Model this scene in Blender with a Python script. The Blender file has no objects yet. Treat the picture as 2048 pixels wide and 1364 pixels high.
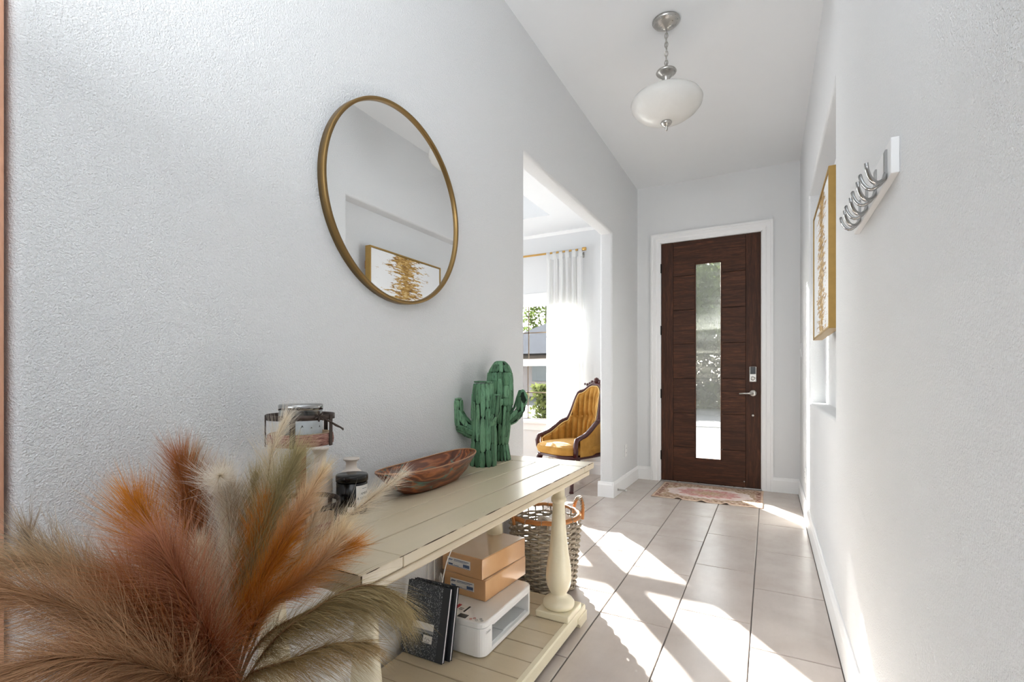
import bpy, bmesh, math, random
import numpy as np
from mathutils import Vector, Matrix, Euler
random.seed(7)
SC = bpy.context.scene
COL = SC.collection
PI = math.pi

# ------------------------------------------------------------------ camera
cd = bpy.data.cameras.new('camera'); cam = bpy.data.objects.new('camera', cd); COL.objects.link(cam)
cam.location = (0, 0, 1.07); cam.rotation_euler = (PI/2, 0, math.radians(27.97))
cd.sensor_width = 36; cd.lens = 966/2048*36; cd.shift_y = (753.5-682)/2048
cd.clip_start = 0.01; cd.clip_end = 300
SC.camera = cam

# ------------------------------------------------------------------ world, sun, fill lights, exposure
SC.view_settings.view_transform = 'Standard'; SC.view_settings.look = 'None'
SC.view_settings.gamma = 1; SC.view_settings.use_curve_mapping = False
SC.view_settings.exposure = 2.65
W = bpy.data.worlds.new('world'); SC.world = W; W.use_nodes = True
wn = W.node_tree; wn.nodes.clear()
sky = wn.nodes.new('ShaderNodeTexSky'); sky.sky_type = 'NISHITA'; sky.sun_disc = False
sky.sun_elevation = math.radians(20.4); sky.sun_rotation = math.radians(-37.6)
hs = wn.nodes.new('ShaderNodeHueSaturation'); hs.inputs['Saturation'].default_value = 0.35
bg = wn.nodes.new('ShaderNodeBackground'); bg.inputs['Strength'].default_value = 0.62
wo = wn.nodes.new('ShaderNodeOutputWorld')
wn.links.new(sky.outputs[0], hs.inputs['Color']); wn.links.new(hs.outputs[0], bg.inputs[0]); wn.links.new(bg.outputs[0], wo.inputs[0])
sd = bpy.data.lights.new('sun', 'SUN'); sd.energy = 39; sd.angle = math.radians(0.55); sd.color = (1, 0.98, 0.955)
sun = bpy.data.objects.new('sun', sd); COL.objects.link(sun)
sun.rotation_euler = Vector((0.611, -0.792, -0.369)).to_track_quat('-Z', 'Y').to_euler()
sun.location = (-6, 9, 6)
def area(name, loc, direction, sx, sy, power, color=(1, 1, 1)):
    d = bpy.data.lights.new(name, 'AREA'); d.shape = 'RECTANGLE'; d.size = sx; d.size_y = sy; d.energy = power; d.color = color
    o = bpy.data.objects.new(name, d); COL.objects.link(o); o.location = loc
    o.rotation_euler = Vector(direction).to_track_quat('-Z', 'Z').to_euler()
    return o
area('living_room_fill', (-2.0, -3.9, 1.6), (0, 1, 0.05), 3.6, 2.4, 11, (0.93, 0.97, 1.0))  # added fill behind the camera; the back wall has no window
area('ceiling_bounce_fill', (-0.45, -0.5, 1.9), (0.05, 0.3, 1), 1.0, 0.8, 7.5, (0.93, 0.97, 1.0))  # added fill aimed up at the hall ceiling, no fixture of the house
area('dining_fill', (-4.35, 3.2, 1.5), (1, 0, 0.05), 2.6, 1.7, 14, (0.93, 0.97, 1.0))  # added fill to lift the dining room; its side wall is solid

cy = SC.cycles
cy.max_bounces = 14; cy.diffuse_bounces = 7; cy.glossy_bounces = 5; cy.transmission_bounces = 8; cy.transparent_max_bounces = 24
cy.use_denoising = True; cy.caustics_reflective = False; cy.caustics_refractive = False
cy.sample_clamp_indirect = 6
cy.use_adaptive_sampling = True; cy.adaptive_threshold = 0.01

# ------------------------------------------------------------------ helpers: materials
def lin(c):
    if isinstance(c, str):
        c = c.lstrip('#'); c = [int(c[i:i+2], 16)/255 for i in (0, 2, 4)]
    return tuple(x/12.92 if x <= 0.04045 else ((x+0.055)/1.055)**2.4 for x in c) + (1.0,)
class N:
    def __init__(s, name):
        s.m = bpy.data.materials.new(name); s.m.use_nodes = True; s.t = s.m.node_tree; s.t.nodes.clear()
        s.out = s.t.nodes.new('ShaderNodeOutputMaterial')
    def n(s, typ, ins=None, **kw):
        nd = s.t.nodes.new('ShaderNode'+typ)
        for k, v in kw.items(): setattr(nd, k, v)
        for k, v in (ins or {}).items(): s.put(nd.inputs[k], v)
        return nd
    def put(s, sock, v):
        if hasattr(v, 'is_output'): s.t.links.new(v, sock)
        elif isinstance(v, bpy.types.Node): s.t.links.new(v.outputs[0], sock)
        else: sock.default_value = v
    def coord(s, kind='Object', scale=(1, 1, 1), rot=(0, 0, 0), loc=(0, 0, 0)):
        if kind == 'World':
            src = s.n('NewGeometry').outputs['Position']
        else:
            src = s.n('TexCoord').outputs[kind]
        return s.n('Mapping', {'Vector': src, 'Scale': scale, 'Rotation': rot, 'Location': loc}).outputs[0]
    def noise(s, vec, scale=5, detail=3, rough=0.5, dist=0, out='Fac'):
        return s.n('TexNoise', {'Vector': vec, 'Scale': scale, 'Detail': detail, 'Roughness': rough, 'Distortion': dist}).outputs[out]
    def ramp(s, fac, stops, interp='LINEAR'):
        r = s.n('ValToRGB', {'Fac': fac}); cr = r.color_ramp; cr.interpolation = interp
        while len(cr.elements) < len(stops): cr.elements.new(0.5)
        for e, (p, c) in zip(cr.elements, stops):
            e.position = p; e.color = c if len(c) == 4 else tuple(c)+(1,)
        return r.outputs[0]
    def math(s, op, a, b=0.0, c=None):
        d = {0: a, 1: b}
        if c is not None: d[2] = c
        return s.n('Math', d, operation=op).outputs[0]
    def mix(s, f, a, b, mode='MIX'):
        nd = s.n('Mix', data_type='RGBA', blend_type=mode)
        s.put(nd.inputs[0], f); s.put(nd.inputs[6], a); s.put(nd.inputs[7], b)
        return nd.outputs[2]
    def sep(s, v):
        return s.n('SeparateXYZ', {0: v}).outputs
    def bump(s, h, strength=0.3, dist=0.01):
        return s.n('Bump', {'Height': h, 'Strength': strength, 'Distance': dist}).outputs[0]
    def bsdf(s, color, rough=0.5, metal=0.0, normal=None, **kw):
        d = {'Base Color': color, 'Roughness': rough, 'Metallic': metal}
        if normal is not None: d['Normal'] = normal
        d.update(kw)
        return s.n('BsdfPrincipled', d).outputs[0]
    def done(s, sh):
        s.t.links.new(sh, s.out.inputs['Surface']); return s.m

def plain(name, color, rough=0.5, metal=0.0, var=0.06, vs=8, bump=0.0, bs=60, bd=0.002, **kw):
    a = N(name); v = a.coord('Object'); f = a.noise(v, vs, 3)
    c = lin(color); col = a.mix(f, tuple(x*(1-var) for x in c[:3])+(1,), tuple(min(1, x*(1+var)) for x in c[:3])+(1,))
    nm = a.bump(a.noise(v, bs, 2), bump, bd) if bump else None
    return a.done(a.bsdf(col, rough, metal, nm, **kw))

def wall_paint(name, color, scale=230, strength=0.55, dist=0.0035):
    a = N(name); v = a.coord('World')
    h1 = a.noise(v, scale, 2, 0.55, 0.4); h2 = a.noise(v, scale*0.35, 2, 0.5, 0.3)
    h = a.math('ADD', a.ramp(h1, [(0.38, (0, 0, 0)), (0.62, (1, 1, 1))]), a.math('MULTIPLY', h2, 0.6))
    c = lin(color)
    return a.done(a.bsdf(c, 0.62, 0, a.bump(h, strength, dist)))

M = {}
M['wall'] = wall_paint('wall_paint', '#e2e3e4')
M['wall_fine'] = wall_paint('wall_paint_front', '#dfe0e1', 260, 0.12, 0.003)
M['ceiling'] = plain('ceiling_paint', '#e6e8ea', 0.8, var=0.01)
M['trim'] = plain('white_trim_paint', '#eeeeee', 0.35, var=0.01)
M['orange_trim'] = plain('orange_stained_wood', '#d9a486', 0.6, var=0.12, vs=20)

def tile_mat():
    a = N('floor_tile_stone'); v = a.coord('World'); r = a.n('ObjectInfo').outputs['Random']
    off = a.n('VectorMath', {0: v, 1: a.n('CombineXYZ', {0: a.math('MULTIPLY', r, 17), 1: a.math('MULTIPLY', r, 31)}).outputs[0]}, operation='ADD').outputs[0]
    f = a.noise(off, 6, 3, 0.5, 0.2)
    col = a.ramp(f, [(0.3, lin('#bdb1a8')), (0.5, lin('#c2b7af')), (0.7, lin('#c7bdb5'))])
    st = a.noise(a.n('Mapping', {'Vector': off, 'Scale': (40, 12, 1)}).outputs[0], 1.0, 4, 0.7)
    col = a.mix(a.math('MULTIPLY', a.ramp(st, [(0.45, (0, 0, 0)), (0.9, (1, 1, 1))]), 0.2), col, lin('#a5988e'))
    col = a.mix(a.math('MULTIPLY', r, 0.10), col, lin('#a99b92'))
    rough = 0.27
    return a.done(a.bsdf(col, rough, 0, a.bump(a.noise(off, 40, 3), 0.05, 0.001)))
M['tile'] = tile_mat()
M['grout'] = plain('floor_grout', '#6b6561', 0.9, var=0.1, vs=30)

def door_wood(name, axis):
    a = N(name); v = a.coord('World', (1, 1, 1)); r = a.n('ObjectInfo').outputs['Random']
    sc = (2.2, 14, 30) if axis == 'x' else (30, 14, 2.2)
    m = a.n('Mapping', {'Vector': v, 'Scale': sc, 'Location': a.n('CombineXYZ', {0: a.math('MULTIPLY', r, 9), 2: a.math('MULTIPLY', r, 13)}).outputs[0]}).outputs[0]
    f = a.noise(m, 1.6, 6, 0.65, 0.9); g = a.noise(m, 9, 3, 0.6, 0.2)
    col = a.ramp(f, [(0.28, lin('#2c1a11')), (0.48, lin('#492c1d')), (0.62, lin('#623b26')), (0.78, lin('#72472e'))])
    col = a.mix(a.math('MULTIPLY', a.ramp(g, [(0.35, (1, 1, 1)), (0.6, (0, 0, 0))]), 0.5), col, lin('#21120d'))
    col = a.mix(a.math('MULTIPLY', r, 0.3), col, lin('#352017'))
    return a.done(a.bsdf(col, 0.5, 0, a.bump(g, 0.12, 0.002), **{'Specular IOR Level': 0.25}))
M['door_h'] = door_wood('walnut_door_board_grain', 'x')
M['door_v'] = door_wood('walnut_door_stile_grain', 'z')
M['dark_gap'] = plain('dark_groove', '#150d0a', 0.8)

def metal(name, color, rough=0.3, var=0.05):
    a = N(name); f = a.noise(a.coord('Object', (1, 1, 12)), 30, 2)
    c = lin(color)
    return a.done(a.bsdf(c, a.math('ADD', rough-0.06, a.math('MULTIPLY', f, 0.14)), 1.0))
M['nickel'] = metal('brushed_nickel', '#b9b6b1', 0.28)
M['chrome'] = metal('polished_chrome', '#aaaaaa', 0.14)
M['brass'] = metal('satin_brass', '#d2a865', 0.35)
M['mirror_frame'] = metal('brushed_gold_frame', '#8f744a', 0.38)
M['rust_metal'] = plain('aged_dark_iron', '#4a3f3a', 0.55, 0.7, var=0.35, vs=30)
M['black_metal'] = plain('black_hardware', '#1a1716', 0.4, 0.5)
a = N('mirror_silver'); M['mirror'] = a.done(a.bsdf((0.86, 0.87, 0.87, 1), 0.005, 1.0))

def glass_mat(name, tint, transp=0.9, rough=0.02):
    a = N(name)
    t = a.n('BsdfTransparent', {'Color': tint}).outputs[0]
    g = a.n('BsdfGlossy', {'Color': (1, 1, 1, 1), 'Roughness': rough}).outputs[0]
    fr = a.n('LayerWeight', {'Blend': 0.35}).outputs['Fresnel']
    mx = a.n('MixShader', {0: a.math('MULTIPLY', fr, 1-transp+0.25), 1: t, 2: g}).outputs[0]
    return a.done(mx)
M['pane'] = glass_mat('window_glass', (0.62, 0.63, 0.63, 1))
M['clear_glass'] = glass_mat('clear_jar_glass', (0.9, 0.92, 0.92, 1), 0.8)
def ribbed():
    a = N('ribbed_door_glass')
    t = a.n('BsdfTransparent', {'Color': (0.30, 0.305, 0.29, 1)}).outputs[0]
    rf = a.n('BsdfRefraction', {'Color': (0.27, 0.275, 0.26, 1), 'Roughness': 0.04, 'IOR': 1.3}).outputs[0]
    tl = a.n('BsdfTranslucent', {'Color': (0.45, 0.46, 0.45, 1)}).outputs[0]
    g = a.n('BsdfGlossy', {'Roughness': 0.08}).outputs[0]
    x = a.n('MixShader', {0: 0.42, 1: t, 2: rf}).outputs[0]
    x = a.n('MixShader', {0: 0.005, 1: x, 2: tl}).outputs[0]
    x = a.n('MixShader', {0: 0.10, 1: x, 2: g}).outputs[0]
    return a.done(x)
M['ribbed'] = ribbed()

def fabric_translucent(name, color, f=0.4, tr=0.1):
    a = N(name); v = a.coord('Object')
    nm = a.bump(a.noise(v, 400, 1), 0.1, 0.001)
    d = a.n('BsdfDiffuse', {'Color': lin(color), 'Normal': nm}).outputs[0]
    t = a.n('BsdfTranslucent', {'Color': lin(color)}).outputs[0]
    x = a.n('MixShader', {0: f, 1: d, 2: t}).outputs[0]
    x = a.n('MixShader', {0: tr, 1: x, 2: a.n('BsdfTransparent').outputs[0]}).outputs[0]
    return a.done(x)
M['curtain'] = fabric_translucent('sheer_white_cotton', '#ececeb', 0.38, 0.02)
M['white_cloth'] = fabric_translucent('white_cloth', '#f4f1ec', 0.15, 0.0)

def cream(name, axis='y', wear=0.5, base='#cdbea2'):
    a = N(name); v = a.coord('World'); r = a.n('ObjectInfo').outputs['Random']
    s1 = {'y': (9, 1.0, 9), 'x': (1.0, 9, 9), 'n': (5, 5, 5)}[axis]
    m = a.n('Mapping', {'Vector': v, 'Scale': s1, 'Location': a.n('CombineXYZ', {0: a.math('MULTIPLY', r, 5), 1: a.math('MULTIPLY', r, 7)}).outputs[0]}).outputs[0]
    big = a.noise(m, 2.5, 4, 0.6); fine = a.noise(m, 11, 5, 0.7, 0.6)
    c = lin(base)
    col = a.ramp(big, [(0.3, tuple(x*0.93 for x in c[:3])), (0.7, c)])
    wr = a.math('MULTIPLY', a.ramp(fine, [(0.70-0.05*wear, (0, 0, 0)), (0.73-0.05*wear, (1, 1, 1))]), a.ramp(a.noise(v, 7, 2), [(0.45, (0, 0, 0)), (0.6, (1, 1, 1))]))
    col = a.mix(a.math('MULTIPLY', wr, 0.85), col, lin('#4b3420'))
    h = a.math('ADD', a.noise(m, 30, 3), a.math('MULTIPLY', wr, -1.5))
    return a.done(a.bsdf(col, a.math('ADD', 0.24, a.math('MULTIPLY', big, 0.15)), 0, a.bump(h, 0.12, 0.002)))
M['cream_y'] = cream('distressed_cream_board', 'y')
M['cream_x'] = cream('distressed_cream_cross_board', 'x', 0.9)
M['cream_leg'] = cream('distressed_cream_turning', 'n', 0.35, '#e4dbc0')
M['wear'] = plain('worn_brown_edge', '#3e2a19', 0.8, var=0.3, vs=40)

def bowl_wood():
    a = N('walnut_bowl_wood'); v = a.coord('World', (14, 3.2, 14)); f = a.noise(v, 1.1, 5, 0.6, 2.4)
    w = a.n('TexWave', {'Vector': v, 'Scale': 0.9, 'Distortion': 9.0, 'Detail': 3, 'Detail Scale': 1.2}).outputs['Fac']
    col = a.ramp(w, [(0.1, lin('#5a2d18')), (0.45, lin('#94542f')), (0.7, lin('#a9643a')), (0.95, lin('#6d3820'))])
    col = a.mix(a.ramp(f, [(0.28, (1, 1, 1)), (0.45, (0, 0, 0))]), col, lin('#3a1a10'))
    tq = a.ramp(a.math('ABSOLUTE', a.math('SUBTRACT', a.noise(a.coord('World', (3, 1.3, 3), loc=(0.3, 0.1, 0)), 2.2, 3, 0.5, 0.5), 0.5)), [(0.0, (1, 1, 1)), (0.010, (0, 0, 0))])
    col = a.mix(a.math('MULTIPLY', tq, 0.7), col, lin('#3f8a80'))
    return a.done(a.bsdf(col, 0.32, 0, a.bump(w, 0.05, 0.001)))
M['bowl'] = bowl_wood()
M['bowl_rim'] = plain('pale_worn_bowl_rim', '#b98a66', 0.45, var=0.15, vs=30)

def cactus_mat():
    a = N('painted_green_driftwood'); r = a.n('ObjectInfo').outputs['Random']; v = a.coord('World', (30, 30, 5))
    f = a.noise(v, 4, 5, 0.7, 0.6)
    col = a.ramp(r, [(0.0, lin('#456b4e')), (0.35, lin('#5a8663')), (0.7, lin('#74a07c')), (1.0, lin('#639270'))])
    col = a.mix(a.ramp(f, [(0.32, (1, 1, 1)), (0.52, (0, 0, 0))]), col, lin('#34503a'))
    col = a.mix(a.math('MULTIPLY', a.ramp(a.noise(v, 9, 3), [(0.6, (0, 0, 0)), (0.75, (1, 1, 1))]), 0.35), col, lin('#86a886'))
    return a.done(a.bsdf(col, 0.7, 0, a.bump(f, 0.4, 0.003)))
M['cactus'] = cactus_mat()
M['cactus_core'] = plain('cactus_dark_core', '#16281b', 0.9)

M['ceramic'] = plain('glazed_white_ceramic', '#d8cdc2', 0.3, var=0.10, vs=25)
M['black_jar'] = plain('black_jar_glaze', '#0d0c0c', 0.18, var=0.0)
M['label'] = plain('white_paper_label', '#e6e4e0', 0.7, var=0.02)
M['ink'] = plain('black_ink', '#1c1c20', 0.8)
M['blue_ink'] = plain('blue_ink', '#31507c', 0.7)
M['grey_ink'] = plain('grey_ink', '#8a8d92', 0.7)
M['red_ink'] = plain('red_ink', '#b5303a', 0.7)
M['wax'] = plain('pale_candle_wax', '#d9d5d0', 0.5)
def bark():
    a = N('pink_brown_bark'); v = a.coord('World', (8, 8, 60)); f = a.noise(v, 5, 5, 0.75, 0.6)
    col = a.ramp(f, [(0.3, lin('#4b2a26')), (0.45, lin('#8c5950')), (0.6, lin('#b98f80')), (0.75, lin('#d6beac'))])
    return a.done(a.bsdf(col, 0.85, 0, a.bump(f, 0.8, 0.006)))
M['bark'] = bark()
M['slice'] = plain('sawn_wood_slice', '#b79b7c', 0.7, var=0.15, vs=30)
M['post'] = plain('copper_brown_post', '#9a5f40', 0.6, var=0.25, vs=30)
M['picture_label'] = plain('mountain_print_label', '#c5cdd2', 0.6, var=0.3, vs=40)

def marbled():
    a = N('black_marbled_cover'); v = a.coord('World', (1, 1, 1))
    n1 = a.n('TexVoronoi', {'Vector': a.n('VectorMath', {0: v, 1: a.n('TexNoise', {'Vector': v, 'Scale': 90}).outputs['Color']}, operation='MULTIPLY_ADD').outputs[0] if False else v, 'Scale': 260, 'Randomness': 1.0}).outputs['Distance']
    f = a.noise(v, 330, 2, 0.6, 1.2)
    k = a.ramp(f, [(0.60, (0, 0, 0)), (0.64, (1, 1, 1))])
    k2 = k
    return a.done(a.bsdf(a.mix(k2, lin('#2f343b'), lin('#c9ced2')), 0.4))
M['marbled'] = marbled()
M['spine'] = plain('black_cloth_spine', '#2b2e34', 0.5)
M['pages'] = plain('page_edges', '#e4e5e8', 0.8, var=0.06, vs=200)
M['printer'] = plain('white_printer_plastic', '#ececec', 0.35, var=0.01)
M['printer_grey'] = plain('pale_grey_plastic', '#cfd2d4', 0.4, var=0.02)
M['screen'] = plain('dark_grey_display', '#55585a', 0.2)
def kraft():
    a = N('tan_ream_wrap'); v = a.coord('World'); f = a.noise(v, 12, 3)
    col = a.mix(f, lin('#c79766'), lin('#dcae7e'))
    return a.done(a.bsdf(col, 0.25, 0, a.bump(a.noise(v, 25, 2, 0.5, 1), 0.15, 0.004), **{'Coat Weight': 0.6, 'Coat Roughness': 0.08}))
M['kraft'] = kraft()
def lidtop():
    a = N('ream_top_wrap'); v = a.coord('World'); f = a.noise(v, 6, 3)
    return a.done(a.bsdf(a.mix(f, lin('#c4ab90'), lin('#d3bea6')), 0.2, 0, **{'Coat Weight': 0.5, 'Coat Roughness': 0.06}))
M['lidtop'] = lidtop()
M['cord'] = plain('white_cable', '#e8e6e2', 0.5)
def wicker():
    a = N('grey_wicker'); r = a.n('ObjectInfo').outputs['Random']; f = a.noise(a.coord('World', (20, 20, 60)), 3, 3)
    col = a.ramp(f, [(0.3, lin('#75695a')), (0.55, lin('#a89c8a')), (0.75, lin('#c6bca9'))])
    return a.done(a.bsdf(col, 0.6))
M['wicker'] = wicker()
M['rim'] = plain('orange_cane', '#b9793f', 0.5, var=0.2, vs=25)
def velvet():
    a = N('gold_velvet'); v = a.coord('Object'); f = a.noise(v, 9, 4, 0.6)
    col = a.ramp(f, [(0.3, lin('#a3732a')), (0.55, lin('#bd8a3a')), (0.8, lin('#cd9f52'))])
    return a.done(a.bsdf(col, 0.8, 0, a.bump(a.noise(v, 300, 2), 0.15, 0.001), **{'Sheen Weight': 0.6, 'Sheen Roughness': 0.4, 'Sheen Tint': lin('#e8c88a')}))
M['velvet'] = velvet()
M['piping'] = plain('pale_gold_piping', '#d9b678', 0.7)
M['mahogany'] = plain('dark_mahogany', '#43191a', 0.3, var=0.3, vs=20)

def rug():
    a = N('faded_persian_rug'); x, y, z = a.sep(a.coord('Object')); v = a.coord('Object')
    n1 = a.noise(v, 38, 5, 0.7, 0.4); n2 = a.noise(v, 13, 3)
    ax = a.math('ABSOLUTE', x); ay = a.math('ABSOLUTE', y)
    # medallion field: ellipse + wobble
    e = a.math('ADD', a.math('POWER', a.math('DIVIDE', ax, 0.36), 2.2), a.math('POWER', a.math('DIVIDE', ay, 0.21), 2.2))
    wob = a.math('MULTIPLY', a.math('SINE', a.math('MULTIPLY', a.n('Math', {0: y, 1: x}, operation='ARCTAN2').outputs[0], 14)), 0.09)
    e = a.math('ADD', e, wob)
    inner = a.ramp(e, [(0.0, lin('#b58d63')), (0.03, lin('#d9c3a6')), (0.07, lin('#a88a62')), (0.15, lin('#cb9088')), (0.42, lin('#c98d86')), (0.5, lin('#e2cbc2')), (0.8, lin('#ddcbc5')), (1.0, lin('#e6d9d0'))])
    field = a.ramp(n1, [(0.35, lin('#8a6a4c')), (0.5, lin('#b49878')), (0.65, lin('#cbaa9a'))])
    col = a.mix(a.ramp(e, [(0.97, (0, 0, 0)), (1.0, (1, 1, 1))]), inner, field)
    bd = a.math('MAXIMUM', a.math('DIVIDE', ax, 0.445), a.math('DIVIDE', ay, 0.31))
    bcol = a.ramp(n1, [(0.4, lin('#6b4636')), (0.52, lin('#a5785e')), (0.62, lin('#cbb295'))])
    col = a.mix(a.ramp(bd, [(0.86, (0, 0, 0)), (0.87, (1, 1, 1))]), col, bcol)
    col = a.mix(a.ramp(bd, [(0.955, (0, 0, 0)), (0.96, (1, 1, 1))]), col, lin('#d0b49a'))
    col = a.mix(a.math('MULTIPLY', a.ramp(n1, [(0.45, (0, 0, 0)), (0.6, (1, 1, 1))]), 0.35), col, lin('#eadfd6'))
    col = a.mix(a.math('MULTIPLY', a.ramp(n2, [(0.5, (0, 0, 0)), (0.65, (1, 1, 1))]), 0.3), col, lin('#a9706a'))
    return a.done(a.bsdf(col, 0.9, 0, a.bump(a.noise(v, 400, 1), 0.3, 0.002)))
M['rug'] = rug()

def painting():
    a = N('gold_brushwork_canvas'); x, y, z = a.sep(a.coord('Object')); v = a.coord('Object', (1, 7, 40))
    n1 = a.noise(v, 1.4, 5, 0.7, 0.3); n2 = a.noise(a.coord('Object', (1, 14, 45), loc=(2, 3, 1)), 1.0, 4, 0.7)
    fall = a.math('SUBTRACT', 1.0, a.math('MULTIPLY', a.math('ABSOLUTE', a.math('ADD', y, 0.03)), 2.9))
    k = a.math('ADD', a.math('MULTIPLY', fall, 0.62), a.math('SUBTRACT', a.math('MULTIPLY', n1, 2.0), 0.5))
    k = a.math('ADD', k, a.math('MULTIPLY', a.noise(a.coord('Object', (1, 2, 5)), 1.5, 2), 0.35))
    mask = a.ramp(a.math('MULTIPLY', k, 0.5), [(0.50, (0, 0, 0)), (0.525, (1, 1, 1))])
    gold = a.ramp(n2, [(0.3, lin('#6a4718')), (0.45, lin('#97712f')), (0.58, lin('#c09a55')), (0.7, lin('#e0d0a8'))])
    col = a.mix(mask, lin('#e6e7e8'), gold)
    return a.done(a.bsdf(col, 0.55, 0, a.bump(n2, 0.3, 0.003)))
M['painting'] = painting()
M['gold_frame'] = plain('gold_leaf_frame', '#a58448', 0.45, 0.5, var=0.15, vs=40)
def alabaster():
    a = N('frosted_alabaster_glass'); f = a.noise(a.coord('Object'), 9, 4, 0.6, 1.0)
    d = a.bsdf(a.mix(f, lin('#e4e2dd'), lin('#f4f3f0')), 0.25, 0)
    t = a.n('BsdfTranslucent', {'Color': (0.85, 0.84, 0.82, 1)}).outputs[0]
    return a.done(a.n('MixShader', {0: 0.3, 1: d, 2: t}).outputs[0])
M['alabaster'] = alabaster()
M['plate'] = plain('white_switch_plastic', '#ededed', 0.35, var=0.01)
M['hook_board'] = plain('white_hook_board', '#e9e9e9', 0.4, var=0.01)
M['brown_muntin'] = plain('bronze_muntin', '#6a5a48', 0.5)
M['vase'] = plain('grey_stoneware_vase', '#6a625a', 0.6, var=0.15)
# outside
def leafy(name, c1, c2):
    a = N(name); f = a.n('ObjectInfo').outputs['Random']; v = a.noise(a.coord('World'), 6, 3)
    d = a.n('BsdfDiffuse', {'Color': a.mix(v, lin(c1), lin(c2))}).outputs[0]
    t = a.n('BsdfTranslucent', {'Color': a.mix(v, lin(c1), lin(c2))}).outputs[0]
    return a.done(a.n('MixShader', {0: 0.35, 1: d, 2: t}).outputs[0])
M['leaf'] = leafy('tree_leaves', '#2e3a1e', '#5a6636')
M['bush'] = leafy('bush_leaves', '#262c16', '#4c4f2c')
M['lawn'] = plain('dry_lawn', '#3c3b31', 0.95, var=0.3, vs=3, bump=0.5, bs=30, bd=0.02)
M['road'] = plain('asphalt_road', '#4d4c4b', 0.9, var=0.1)
M['kerb'] = plain('concrete_path', '#524f4b', 0.9, var=0.1)
M['house_wall'] = plain('brown_brick_far', '#8a7f7a', 0.9, var=0.15)
M['roof'] = plain('grey_shingle_far', '#6f6d70', 0.9, var=0.25, vs=5)
M['bark_tree'] = plain('tree_bark', '#40352a', 0.9, var=0.3)
M['render_wall'] = plain('exterior_stucco', '#b5aa9a', 0.9, var=0.1)

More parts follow.
